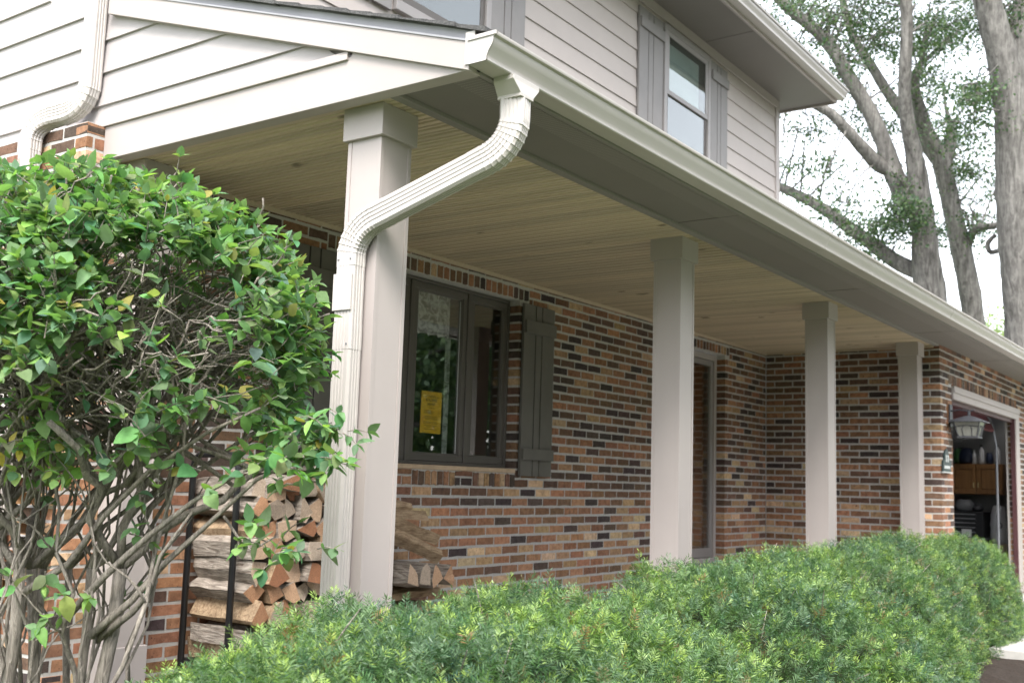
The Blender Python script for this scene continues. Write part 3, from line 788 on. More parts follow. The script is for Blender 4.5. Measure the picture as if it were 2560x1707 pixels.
# ---------------------------------------------------------------- living room window
def frame_rect(mb, x0, x1, z0, z1, w, y0, y1, wb=None):
    wb = wb or w
    mb.box(x0, x1, y0, y1, z0, z0 + wb).box(x0, x1, y0, y1, z1 - w, z1)
    mb.box(x0, x0 + w, y0 + .0005, y1 - .0005, z0 + wb, z1 - w).box(x1 - w, x1, y0 + .0005, y1 - .0005, z0 + wb, z1 - w)
win = part("window", house); win["label"] = "dark framed living room window under the porch"
wz0, wz1 = 0.208, 1.452
m = MB(); frame_rect(m, WIN[0] + .002, WIN[1] - .002, wz0, wz1, 0.022, 0.085, 0.14); m.box(-0.185, -0.150, 0.086, 0.14, wz0 + .022, wz1 - .022).box(0.437, 0.472, 0.086, 0.14, wz0 + .022, wz1 - .022)
m.build("frame", "window_frame", win, bevel=0.003)
for (a, c) in ((-0.906, -0.187), (-0.148, 0.435), (0.474, 0.921)):
    m = MB(); frame_rect(m, a, c, wz0 + 0.024, wz1 - 0.024, 0.045, 0.095, 0.13); m.build("sash", "window_frame", win, bevel=0.004)
    m = MB(); frame_rect(m, a + .045, c - .045, wz0 + 0.069, wz1 - 0.069, 0.012, 0.103, 0.125); m.build("glazing_bead", "window_frame", win)
    MB().box(a + .05, c - .05, 0.113, 0.117, wz0 + 0.074, wz1 - 0.074).build("glass", "glass", win)
m = MB(); m.box(0.888, 0.8895, 0.106, 0.1105, wz0 + .085, wz1 - .09).box(0.368, 0.370, 0.106, 0.1105, wz0 + .085, wz1 - .09); m.build("bright_spacer", "white_plastic", win)
# the room behind
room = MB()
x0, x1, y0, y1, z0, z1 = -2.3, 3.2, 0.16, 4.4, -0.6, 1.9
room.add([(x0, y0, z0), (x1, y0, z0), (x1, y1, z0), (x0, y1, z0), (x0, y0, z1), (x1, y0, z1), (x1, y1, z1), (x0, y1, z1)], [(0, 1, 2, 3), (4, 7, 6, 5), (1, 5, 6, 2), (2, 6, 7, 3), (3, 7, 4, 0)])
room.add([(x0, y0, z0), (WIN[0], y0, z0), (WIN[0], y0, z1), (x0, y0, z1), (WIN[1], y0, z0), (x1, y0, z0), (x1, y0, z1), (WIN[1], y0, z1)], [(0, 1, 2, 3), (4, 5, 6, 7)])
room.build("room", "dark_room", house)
def lace(name, x0, x1, z0, z1, y, label):
    vs, fs = [], []; nx, nz = 26, 8
    for j in range(nz + 1):
        for i in range(nx + 1):
            u = i / nx; xx = x0 + (x1 - x0) * u; zz = z0 + (z1 - z0) * j / nz
            if j == 0: zz += 0.02 * abs(math.sin(u * math.pi * 4))
            vs.append((xx, y + 0.012 * math.sin(u * (x1 - x0) * 60), zz))
    for j in range(nz):
        for i in range(nx): fs.append((j * (nx + 1) + i, j * (nx + 1) + i + 1, (j + 1) * (nx + 1) + i + 1, (j + 1) * (nx + 1) + i))
    o = link_mesh(name, vs, fs, "lace", None, True); tag(o, label, "curtain"); return o
lace("lace_valance", -0.12, 0.335, 1.085, 1.40, 0.165, "white lace valance across the top of the middle window pane")
lace("lace_curtain", 0.30, 0.355, 0.22, 1.10, 0.175, "narrow white lace curtain strip hanging at the right of the middle pane")
# permit notice taped inside the glass
nt_ = thing("notice", (0.10, 0.1195, 0.42), "bright yellow permit notice taped in the porch window", "notice")
m = MB(); m.add([(-0.006, 0.1195, 0.420), (0.212, 0.1195, 0.419), (0.216, 0.1195, 0.702), (0.000, 0.1195, 0.702), (-0.006, 0.1202, 0.420), (0.212, 0.1202, 0.419), (0.216, 0.1202, 0.702), (0.000, 0.1202, 0.702)], [(0, 1, 2, 3), (7, 6, 5, 4), (0, 4, 5, 1), (1, 5, 6, 2), (2, 6, 7, 3), (3, 7, 4, 0)])
m.build("sheet", "yellow_paper", nt_)
def lettering(text, loc, size, mat, parent, rot=(math.pi / 2, 0, 0), name="lettering", ext=0.0002):
    cu = bpy.data.curves.new(name, 'FONT'); cu.body = text; cu.size = size; cu.align_x = 'CENTER'; cu.align_y = 'CENTER'; cu.extrude = ext
    cu.materials.append(MATS[mat]); o = bpy.data.objects.new(name, cu); COL.objects.link(o); o.parent = parent
    me = bpy.data.meshes.new_from_object(o); bpy.data.objects.remove(o); o = bpy.data.objects.new(name, me); COL.objects.link(o); o.parent = parent
    o.location = Vector(loc) - root_of(parent).location; o.rotation_euler = rot; return o
lettering("BUILDING", (0.105, 0.1188, 0.642), 0.026, "ink", nt_); lettering("PERMIT", (0.105, 0.1188, 0.612), 0.026, "ink", nt_)
m = MB(); rr = random.Random(3)
for zz, a, c in ((0.672, .06, .15), (0.663, .03, .18), (0.588, .07, .14), (0.570, .03, .11), (0.560, .03, .13), (0.551, .03, .12), (0.530, .04, .17), (0.520, .03, .18), (0.511, .05, .18), (0.494, .03, .17), (0.485, .03, .18), (0.470, .04, .17), (0.461, .06, .15), (0.445, .04, .17)):
    u = a
    while u < c:
        w = rr.uniform(0.008, 0.02); m.box(u, min(c, u + w), 0.1190, 0.1193, zz, zz + 0.0032); u += w + 0.004
m.build("small_print", "ink", nt_)

# ---------------------------------------------------------------- shutters
def shutter(x0, x1, z0, z1, y, mat, rails, t=0.022, label=None):
    s = part("shutter", house)
    if label: s["label"] = label
    w = (x1 - x0); g = 0.012; bw = [0.36, 0.22, 0.42]; u = x0
    ws = [(w - 2 * g) * k for k in (0.385, 0.19, 0.425)]
    for k in ws:
        MB().box(u, u + k, y - t, y, z0, z1).build("board", mat, s, bevel=0.0025); u += k + g
    MB().box(x0 + 0.004, x1 - 0.004, y - 0.004, y + 0.006, z0 + 0.03, z1 - 0.03).build("backing", "dark_room", s)
    for (a, c) in rails: MB().box(x0 + 0.006, x1 + 0.002, y - t - 0.02, y - t + 0.0005, a, c).build("rail", mat, s, bevel=0.0025)
    return s
shutter(0.962, 1.372, 0.155, 1.435, -0.012, "shutter", ((0.275, 0.358), (1.215, 1.312)), label="olive grey shutter right of the living room window")
shutter(-1.385, -0.97, 0.155, 1.435, -0.012, "shutter", ((0.275, 0.358), (1.215, 1.312)), label="olive grey shutter left of the living room window, behind the shrub")

# ---------------------------------------------------------------- front door
dr = part("front_door", house)
m = MB(); m.box(DOOR[0] + .002, DOOR[0] + 0.06, 0.09, 0.2, DOOR[2], DOOR[3]).box(DOOR[1] - 0.06, DOOR[1] - .002, 0.09, 0.2, DOOR[2], DOOR[3]).box(DOOR[0] + .06, DOOR[1] - .06, 0.09, 0.2, DOOR[3] - 0.06, DOOR[3] - .002).box(DOOR[0] + .06, DOOR[1] - .06, 0.09, 0.2, DOOR[2], DOOR[2] + 0.05)
m.build("door_frame", "trim", dr, bevel=0.003)
a, c, z0, z1 = DOOR[0] + 0.064, DOOR[1] - 0.064, DOOR[2] + 0.055, DOOR[3] - 0.065
m = MB(); frame_rect(m, a, c, z0, z1, 0.05, 0.105, 0.14, 0.09); m.build("storm_frame", "upper_frame", dr, bevel=0.003)
MB().box(a + .045, c - .045, 0.121, 0.125, z0 + .085, z1 - .045).build("glass", "glass", dr)
MB().box(a - .03, c + .03, 0.205, 0.25, z0, z1 + .03).build("door_leaf", "door_wood", dr)
for i in range(2):
    for j in range(3):
        x0 = a + 0.08 + i * 0.43; zz = z0 + 0.10 + j * 0.62
        m = MB(); m.box(x0, x0 + 0.33, 0.192, 0.206, zz, zz + 0.5); m.build("door_panel", "door_wood", dr, bevel=0.012)
m = MB(); m.tube([(a + 0.09, 0.09, 0.42), (a + 0.09, 0.07, 0.40), (a + 0.09, 0.07, 0.30), (a + 0.09, 0.09, 0.28)], 0.008, 8); m.build("door_handle", "brass", dr)
MB().box(3.3, 4.85, -0.42, -0.005, FZ + .001, -0.76).build("door_step", "concrete", house, bevel=0.01)

# ---------------------------------------------------------------- upper storey
upper = MB().box(-2.56, 5.56, YS + 0.012, YS + 0.1, 1.9, 4.6).build("upper_wall", "siding", house)
for k in range(0, 14):
    z0 = 3.367 - 0.1708 * 7 + 0.1708 * k
    if z0 < 2.3: continue
    e = 0.176
    v = [(-2.55, YS - 0.011, z0), (5.545, YS - 0.011, z0), (5.545, YS + 0.011, z0), (-2.55, YS + 0.011, z0), (-2.55, YS + 0.001, z0 + e), (5.545, YS + 0.001, z0 + e), (5.545, YS + 0.011, z0 + e), (-2.55, YS + 0.011, z0 + e)]
    MB().add(v, [(0, 3, 2, 1), (4, 5, 6, 7), (0, 1, 5, 4), (1, 2, 6, 5), (2, 3, 7, 6), (3, 0, 4, 7)]).build("siding_board", "siding", upper)
MB().box(5.54, 5.64, YS - 0.022, YS + 0.08, 2.2, 4.43).build("corner_board", "trim", house, bevel=0.003)
MB().box(5.57, 5.60, YS + 0.08, 6.0, 1.9, 4.6).build("far_side_wall", "siding", house)
MB().box(-2.55, 5.54, YS - 0.030, YS - 0.011, 4.335, 4.428).build("frieze_board", "trim", house, bevel=0.003)
# eave
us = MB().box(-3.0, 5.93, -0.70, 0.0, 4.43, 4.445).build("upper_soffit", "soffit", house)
for sx in (3.70, 0.05, -2.4): MB().box(sx, sx + 0.005, -0.69, YS, 4.427, 4.4295).build("soffit_seam", "window_frame", us)
MB().box(-3.0, 5.945, -0.722, -0.70, 4.405, 4.56).box(5.93, 5.952, -0.70, 0.4, 4.405, 4.56).build("upper_fascia", "trim", house, bevel=0.002)
gutter("upper_gutter", -3.0, 5.955, -0.724, 4.44)
MB().prism([(-0.84, 4.56), (3.2, 4.56 + 4.04 * 0.36), (3.2, 4.50 + 4.04 * 0.36), (-0.84, 4.52)], 0, -3.02, 5.98).build("upper_roof", "shingle", house)
def upper_window(x0, x1, z0, z1, label, blind=True):
    w = part("upper_window", house); w["label"] = label
    yf = YS - 0.012
    m = MB(); frame_rect(m, x0, x1, z0, z1, 0.055, yf - 0.035, yf, 0.07); m.build("casing", "upper_frame", w, bevel=0.004)
    a, c, p, q = x0 + .055, x1 - .055, z0 + .07, z1 - .055; mid = (p + q) / 2
    m = MB(); frame_rect(m, a, c, mid - 0.02, q, 0.045, yf - 0.028, yf - 0.014); m.build("upper_sash", "upper_frame", w, bevel=0.003)
    m = MB(); frame_rect(m, a, c, p, mid + 0.02, 0.045, yf - 0.016, yf - 0.003, 0.06); m.build("lower_sash", "window_frame", w, bevel=0.003)
    MB().box(a + .04, c - .04, yf - 0.022, yf - 0.020, mid + .02, q - .04).build("glass", "upper_glass", w)
    MB().box(a + .04, c - .04, yf - 0.010, yf - 0.008, p + .055, mid - .02).build("glass", "upper_glass", w)
    MB().box(a + .03, c - .17, yf - 0.0075, yf - 0.006, mid + 0.0, q - .1).build("blind", "blind", w)
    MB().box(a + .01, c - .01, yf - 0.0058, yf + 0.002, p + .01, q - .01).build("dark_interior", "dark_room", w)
    return w
upper_window(2.83, 3.80, 3.02, 4.30, "upstairs double hung window nearest the far corner")
upper_window(-0.77, 0.215, 3.02, 4.30, "upstairs window above the corner of the porch roof")
for (a, c, lb) in ((2.375, 2.815, "upstairs shutter left of the far window"), (3.83, 4.213, "upstairs shutter right of the far window"), (0.228, 0.640, "upstairs shutter right of the near window"), (-1.19, -0.80, "upstairs shutter left of the near window")):
    shutter(a, c, 3.0, 4.29, YS - 0.012, "upper_shutter", ((3.16, 3.245), (4.10, 4.195)), label=lb)

# ---------------------------------------------------------------- garage opening and room
tr = MB(); tr.box(GAR[0] + .002, GAR[1] + 0.16, YG - 0.018, YG + 0.02, 1.098, 1.232).box(GAR[0] + .002, GAR[1] + .16, YG - 0.03, YG - 0.018, 1.165, 1.2325)
tr.box(GAR[1] - 0.03, GAR[1] + 0.16, YG - 0.017, YG + 0.02, GZ + 0.1, 1.0975); tr.build("garage_trim", "trim", house, bevel=0.003)
MB().box(GAR[0] - 0.02, GAR[1] + 0.02, YG - 0.012, YG + 0.1, 1.2325, 1.24).build("lintel_angle", "cut_rust", house)
m = MB(); m.box(GAR[0] + .002, GAR[1] - 0.031, YG + 0.02, YG + 0.06, 1.05, 1.0975).box(GAR[1] - 0.065, GAR[1] - 0.03, YG - 0.001, YG + 0.05, GZ + .1, 1.097).box(GAR[0] + .002, GAR[0] + 0.03, YG + 0.03, YG + 0.16, GZ + .1, 1.0)
m.build("garage_jamb", "maroon_wood", house)
g = MB(); x0, x1, y0, y1, z0, z1 = XR + 0.13, 11.3, YG + 0.14, 3.5, GZ + 0.10, 1.75
g.add([(x0, y0, z0), (x1, y0, z0), (x1, y1, z0), (x0, y1, z0), (x0, y0, z1), (x1, y0, z1), (x1, y1, z1), (x0, y1, z1)], [(0, 1, 2, 3), (4, 7, 6, 5), (1, 5, 6, 2), (2, 6, 7, 3), (3, 7, 4, 0)])
g.build("garage_room", "plaster", house)
# overhead door drawn up on its curved track
gd = part("garage_door", house)
zt = 1.32
secs = [((-1.60, 0.93), (-1.47, 1.20)), ((-1.47, 1.205), (-1.05, 1.40)), ((-1.05, 1.405), (-0.55, 1.43)), ((-0.55, 1.43), (0.0, 1.43)), ((0.0, 1.43), (0.6, 1.43))]
for (p, q) in secs:
    p = Vector((0, *p)); q = Vector((0, *q)); t = (q - p).normalized(); nn = Vector((0, -t.z, t.y))
    c = (p + q) / 2; m = MB(); m.obox((7.68, c.y, c.z), (1.50, 0, 0), t * ((q - p).length / 2 - .002), nn * 0.02); m.build("door_section", "maroon", gd, bevel=0.006)
for tx in (9.20, 6.17):
    m = MB(); m.tube([(tx, YG + 0.20, GZ + .1), (tx, YG + 0.20, 0.75), (tx, YG + 0.24, 1.02), (tx, YG + 0.36, 1.25), (tx, YG + 0.6, 1.38), (tx, YG + 0.95, 1.45), (tx, 1.2, 1.46)], 0.015, 6)
    m.build("door_track", "galvanized", gd)

def cabinet():
    t = thing("wall_cabinet", (11.05, -1.01, 0.14), "brown oak wall cabinet with two arched doors inside the garage", "cabinet")
    MB().box(10.9, 11.28, -1.365, -0.665, 0.14, 0.572).build("carcass", "oak", t, bevel=0.004)
    for (a, c) in ((-1.36, -1.02), (-1.01, -0.67)):
        m = MB(); frame_rect_x(m, a, c, 0.15, 0.56, 0.06, 10.878, 10.899); m.build("door", "oak", t, bevel=0.004)
        pr = [(a + .065, 0.215), (c - .065, 0.215), (c - .065, 0.45)] + [((a + c) / 2 + (c - a - .13) / 2 * math.cos(k * math.pi / 8), 0.45 + 0.04 * math.sin(k * math.pi / 8)) for k in range(1, 8)] + [(a + .065, 0.45)]
        MB().prism(pr, 0, 10.885, 10.8985).build("door_panel", "oak", t, bevel=0.006)
    for yy in (-1.045, -0.985): MB().tube([(10.87, yy, 0.24), (10.855, yy, 0.24), (10.855, yy, 0.30), (10.87, yy, 0.30)], 0.006, 6).build("handle", "brass", t)
def frame_rect_x(mb, y0, y1, z0, z1, w, x0, x1):
    mb.box(x0, x1, y0, y1, z0, z0 + w).box(x0, x1, y0, y1, z1 - w, z1).box(x0, x1, y0, y0 + w, z0 + w, z1 - w).box(x0, x1, y1 - w, y1, z0 + w, z1 - w)
cabinet()
def bottle(name, x, y, z, r, h, mat, capm, label, group=None):
    t = thing(name, (x, y, z), label, "bottle", group)
    prof = [(r * .9, 0), (r, .02 * h), (r, .68 * h), (r * .8, .76 * h), (r * .42, .84 * h), (r * .4, .9 * h)]
    m = MB(); m.rings([[(x + q * math.cos(a), y + q * math.sin(a), z + hh) for a in (2 * math.pi * k / 14 for k in range(14))] for q, hh in prof]); m.build("body", mat, t, True)
    m = MB(); m.tube([(x, y, z + .9 * h), (x, y, z + h)], r * .5, 12); m.build("cap", capm, t)
bottle("bottle", 11.0, -1.07, 0.573, 0.036, 0.27, "white_plastic", "chest_black", "white bottle standing on the middle of the garage cabinet")
bottle("bottle", 11.0, -1.28, 0.573, 0.040, 0.27, "white_plastic", "chest_black", "white bottle at the right end of the garage cabinet top")
bottle("bottle", 11.0, -0.97, 0.573, 0.028, 0.20, "white_plastic", "white_plastic", "small white bottle left of centre on the garage cabinet")
def bag(name, x, y, z, rx, ry, h, mat, label, cat):
    rr = random.Random(name + label); rings = []
    for k in range(9):
        t = k / 8; w = (0.85 + 0.25 * math.sin(t * 3.0)) * (1 - 0.35 * t ** 3)
        rings.append([(x + rx * w * math.cos(a) * rr.uniform(.9, 1.1), y + ry * w * math.sin(a) * rr.uniform(.9, 1.1), z + h * t + rr.uniform(-.01, .01)) for a in (2 * math.pi * i / 14 for i in range(14))])
    m = MB(); m.rings(rings); o = m.build(name, mat, None, True); tag(o, label, cat); return o
bag("plastic_bag", 11.02, -0.86, 0.573, 0.08, 0.10, 0.22, "blue_plastic", "dark blue crumpled bag on top of the garage cabinet", "bag")
bag("plastic_bag", 11.05, -0.74, 0.573, 0.06, 0.06, 0.22, "green_plastic", "green bag at the left end of the garage cabinet top", "bag")
bag("plastic_bag", 11.0, -1.175, 0.573, 0.06, 0.05, 0.16, "blue_plastic", "dark bag between the two white bottles on the cabinet", "bag")
def chest():
    t = thing("tool_chest", (10.9, -0.7, GZ + .1), "black metal tool chest with many drawers in the garage", "tool chest")
    MB().box(10.62, 11.2, -1.15, -0.2, -0.46, -0.10).build("top_box", "chest_black", t, bevel=0.006)
    MB().box(10.58, 11.2, -1.10, -0.2, GZ + .101, -0.49).build("lower_cabinet", "chest_black", t, bevel=0.006)
    MB().box(10.56, 11.2, -1.16, -0.2, -0.4895, -0.4605).build("ledge", "chest_trim", t, bevel=0.004)
    for k, zz in enumerate((-0.155, -0.215, -0.275, -0.335, -0.40)):
        MB().box(10.606, 10.6195, -1.06, -0.22, zz - 0.022, zz + 0.022).build("drawer", "chest_black", t, bevel=0.003)
        MB().box(10.598, 10.606, -1.05, -0.23, zz + 0.012, zz + 0.021).build("drawer_pull", "chest_trim", t)
    for k, zz in enumerate((-0.56, -0.70, -0.86, -1.0)):
        MB().box(10.566, 10.5795, -1.06, -0.22, zz - 0.055, zz + 0.055).build("drawer", "chest_black", t, bevel=0.003)
        MB().box(10.558, 10.566, -1.05, -0.23, zz + 0.038, zz + 0.050).build("drawer_pull", "chest_trim", t)
    MB().box(10.592, 10.5975, -1.0, -0.87, -0.45, -0.345).build("paper_tag", "white_plastic", t)
chest()
bag("tool_bag", 10.85, -0.86, -0.10, 0.12, 0.13, 0.16, "galvanized", "grey heap of tools lying on the black tool chest", "tools")
bag("tool_bag", 10.85, -1.04, -0.10, 0.1, 0.07, 0.10, "lamp_metal", "dark small tools at the right end of the tool chest top", "tools")
b = MB().box(10.75, 11.1, -1.42, -1.17, GZ + .101, -0.535).build("storage_bin", "tan_box", None, bevel=0.01); tag(b, "tan bin under the white sack in the garage", "bin")
o = bag("sack", 10.92, -1.295, -0.534, 0.12, 0.115, 0.52, "white_plastic", "tall white sack standing on the bin in the garage", "sack")
m = MB(); m.tube([P(2516 + 5 * math.cos(a), 1300 + 6 * math.sin(a), 15.05) for a in (2 * math.pi * k / 14 for k in range(15))], 0.006, 5)
MB().tube([(10.80, -1.33 + 0.028 * math.cos(a), -0.28 + 0.034 * math.sin(a)) for a in (2 * math.pi * k / 16 for k in range(17))], 0.007, 6).build("printed_ring", "blue_plastic", o)

# ---------------------------------------------------------------- lantern and plaque by the garage
def lantern():
    t = thing("wall_lantern", (6.0, -1.835, 0.69), "dark metal wall lantern with pale glass beside the garage opening", "lantern")
    MB().box(5.945, 6.055, -1.851, -1.8355, 0.80, 1.03).build("wall_plate", "lamp_metal", t, bevel=0.004)
    MB().box(5.915, 6.085, -1.8355, -1.8295, 0.76, 1.055).build("wood_block", "cut_rust", t)
    MB().tube([(6.0, -1.85, 0.965), (6.0, -1.93, 0.975), (6.0, -2.02, 0.962), (6.0, -2.07, 0.972)], 0.008, 8).build("arm", "lamp_metal", t)
    cx, cy = 6.0, -2.02
    def sq(h, z): return [(cx - h, cy - h, z), (cx + h, cy - h, z), (cx + h, cy + h, z), (cx - h, cy + h, z)]
    MB().rings([sq(0.165, 0.846), sq(0.165, 0.853), sq(0.05, 0.905), sq(0.012, 0.915), sq(0.010, 0.965)]).build("cap", "lamp_metal", t)
    MB().rings([sq(0.085, 0.708), sq(0.122, 0.846)]).build("glass_shade", "lamp_glass", t)
    m = MB()
    for sx in (-1, 1):
        for sy in (-1, 1):
            m.tube([(cx + sx * .087, cy + sy * .087, .70), (cx + sx * .124, cy + sy * .124, .846)], 0.006, 5)
    for s in (-1, 1):
        for f in (-.45, .45):
            m.tube([(cx + s * .0875, cy + f * .087, .705), (cx + s * .106, cy + f * .106, .775), (cx + s * .116, cy + f * 1.0 * .07, .81)], 0.004, 4)
            m.tube([(cx + f * .087, cy + s * .0875, .705), (cx + f * .106, cy + s * .106, .775), (cx + f * .07, cy + s * .116, .81)], 0.004, 4)
        m.tube([(cx + s * .113, cy - .11, .80), (cx + s * .117, cy, .812), (cx + s * .113, cy + .11, .80)], 0.004, 4)
        m.tube([(cx - .11, cy + s * .113, .80), (cx, cy + s * .117, .812), (cx + .11, cy + s * .113, .80)], 0.004, 4)
    m.build("glazing_bars", "lamp_metal", t)
    MB().rings([sq(0.10, 0.69), sq(0.10, 0.702), sq(0.086, 0.7075)]).build("base_plate", "lamp_metal", t)
    MB().tube([(cx, cy + .05, .69), (cx, cy + .09, .66), (cx, cy + .13, .66), (cx, cy + .165, .69), (cx, cy + .175, 0.8)], 0.006, 6).build("scroll", "lamp_metal", t)
lantern()
pq = thing("house_number_plaque", (5.80, YG - .005, 0.34), "small dark arched house number plaque on the brick corner", "plaque")
cx0, hw = 5.795, 0.150
pr = [(cx0 - hw, 0.345), (cx0 + hw, 0.345), (cx0 + hw, 0.455), (cx0 + hw * .62, 0.465), (cx0 + hw * .60, 0.50), (cx0 + hw * .38, 0.545), (cx0, 0.572), (cx0 - hw * .38, 0.545), (cx0 - hw * .60, 0.50), (cx0 - hw * .62, 0.465), (cx0 - hw, 0.455)]
m = MB(); m.add([(a, YG - 0.02, z) for a, z in pr] + [(a, YG - 0.005, z) for a, z in pr], [tuple(range(11)), tuple(range(11, 22))[::-1]] + [(i, i + 11, (i + 1) % 11 + 11, (i + 1) % 11) for i in range(11)]); m.build("plate", "plaque", pq)
m = MB(); m.box(cx0 - .05, cx0 - .02, YG - .024, YG - .0205, .44, .51).box(cx0 + .02, cx0 + .045, YG - .024, YG - .0205, .44, .51)
for k in range(5): m.box(cx0 - .11 + k * .045, cx0 - .08 + k * .045, YG - .024, YG - .0205, .375, .405)
m.build("raised_marks", "pale_letter", pq); MB().box(cx0 - hw, cx0 + hw, YG - .026, YG - .0055, .334, .3445).build("bottom_edge", "pale_letter", pq)

# ---------------------------------------------------------------- firewood rack and logs
rack = thing("firewood_rack", (-1.5, -0.27, FZ), "black tubular steel firewood rack against the brick wall", "rack")
hx = -1.985
hoop = [(hx, -0.07, FZ + .02), (hx, -0.07, 0.10)] + [(hx, -0.135 + 0.065 * math.cos(a), 0.135 + 0.07 * math.sin(a)) for a in (math.pi - k * math.pi / 12 for k in range(0))]
hoop = [(hx, -0.075, FZ + .015), (hx, -0.075, 0.12)] + [(hx, -0.135 + 0.06 * math.cos(k * math.pi / 14), 0.135 + 0.065 * math.sin(k * math.pi / 14)) for k in range(1, 7)] + [(hx, -0.15, 0.20), (hx, -0.34, 0.20)] + [(hx, -0.355 - 0.06 * math.sin(k * math.pi / 14), 0.135 + 0.065 * math.cos(k * math.pi / 14)) for k in range(1, 7)] + [(hx, -0.415, 0.12), (hx, -0.415, FZ + .015)]
m = MB(); m.tube(hoop, 0.0165, 10); o = m.build("end_hoop", "black_metal", rack, True)
for yy in (-0.075, -0.415): MB().tube([(hx, yy, FZ + .10), (-0.1, yy, FZ + .10)], 0.0165, 8).build("base_rail", "black_metal", rack)
for xx in (-1.3, -0.6, -0.12): MB().tube([(xx, -0.075, FZ + .10), (xx, -0.075, FZ + .001)], 0.0165, 8).tube([(xx, -0.415, FZ + .10), (xx, -0.415, FZ + .001)], 0.0165, 8).build("foot", "black_metal", rack)

def log_poly(w, h, kind, r):
    """cross-section of a split log fitting in w x h, counter-clockwise, centred"""
    if kind == 0:   # quarter: flat on bottom/side, bark arc
        pts = [(-.5, -.42)] + [(-.5 + 1.0 * math.cos(a), -.42 + .92 * math.sin(a)) for a in (math.pi / 2 * k / 5 for k in range(6))]
    elif kind == 1: # half round, flat below
        pts = [(.5 * math.cos(a), -.35 + .82 * math.sin(a)) for a in (math.pi * k / 7 for k in range(8))]
    elif kind == 2: # wedge
        pts = [(-.5, -.5), (.5, -.35), (.42, .1), (-.1, .5)]
    else:           # blocky
        pts = [(-.5, -.4), (.1, -.5), (.5, -.3), (.45, .35), (0, .5), (-.45, .3)]
    a = r.uniform(-math.pi, math.pi) ; ca, sa = math.cos(a), math.sin(a)
    pts = [(x * ca - y * sa, x * sa + y * ca) for x, y in pts]
    x0, x1 = min(p[0] for p in pts), max(p[0] for p in pts); y0, y1 = min(p[1] for p in pts), max(p[1] for p in pts)
    return [(((x - x0) / (x1 - x0) - .5) * w + r.uniform(-.004, .004), ((y - y0) / (y1 - y0) - .5) * h + r.uniform(-.007, .007)) for x, y in pts]
def add_log(c, axis, length, w, h, r, label, group=None, kind=None, tilt=0.0, side=None):
    """axis 'y' (end grain to the front) or 'x'"""
    pr = log_poly(w, h, r.choice((0, 0, 1, 2, 2, 3)) if kind is None else kind, r); n = len(pr)
    st = 6; rings = []
    for k in range(st):
        t = -length / 2 + length * k / (st - 1); s = 1 + r.uniform(-.06, .06); dx, dz = r.uniform(-.005, .005), r.uniform(-.005, .005)
        ring = []
        for a, b in pr:
            q = (a * s + dx + r.uniform(-.003, .003), t + (r.uniform(-.006, .006) if k in (0, st - 1) else 0), b * s + dz + tilt * t)
            if axis == 'x': q = (q[1], q[0], q[2])
            ring.append((c[0] + q[0], c[1] + q[1], c[2] + q[2]))
        rings.append(ring)
    m = MB(); m.rings(rings, 0, False); o = len(m.v) - n * st
    for f in (tuple(range(n))[::-1], tuple(range(n * (st - 1), n * st))): m.f.append(f); m.mi.append(1); m.c.append(None)
    ob = m.build("firewood_log", [side or r.choice(("log_bark", "log_bark", "split_wood")), "log_end"], None); tag(ob, label, "log", group); return ob
lr = random.Random(21)
LBL_END = "split firewood log with its cut end showing in the stacked rack"
z = FZ + 0.12; rows_ = []
while z < 0.03:
    h = lr.uniform(0.088, 0.13); x = -1.955 + (0.0 if len(rows_) % 2 else 0.02); row = []
    while x < -1.08:
        w = lr.uniform(0.078, 0.135); row.append((x, w, z, h)); x += w * 0.95
    rows_.append(row); z += h * 0.93
ORD = "first second third fourth fifth sixth seventh eighth ninth tenth eleventh twelfth".split()
for i, row in enumerate(rows_[::-1]):
    ro = "top row" if i == 0 else ORD[i] + " row from the top"
    for k, (x, w, z, h) in enumerate(row):
        hh = h * lr.uniform(0.85, 1.15)
        lb = f"weathered log side behind the black hoop, {ro}" if k == 0 else f"split log end, {ro}, {ORD[k]} from the hoop"
        add_log((x + w / 2, -0.26 + lr.uniform(-.05, .02), z + h / 2 + lr.uniform(-.012, .012)), 'y', lr.uniform(0.40, 0.49), w * 1.04, hh, lr, lb, "stacked split logs")
# top: long weathered pieces lying on the stack
add_log((-1.74, -0.28, 0.075), 'y', 0.5, 0.20, 0.085, lr, "broad grey weathered log on top of the left end of the woodpile", None, 1)
add_log((-1.55, -0.24, 0.125), 'x', 0.62, 0.10, 0.05, lr, "long orange split plank lying along the top of the woodpile", None, 2, 0.06)
add_log((-1.38, -0.3, 0.07), 'y', 0.44, 0.14, 0.08, lr, "pale split log on top of the woodpile beside the downspout", None, 0)
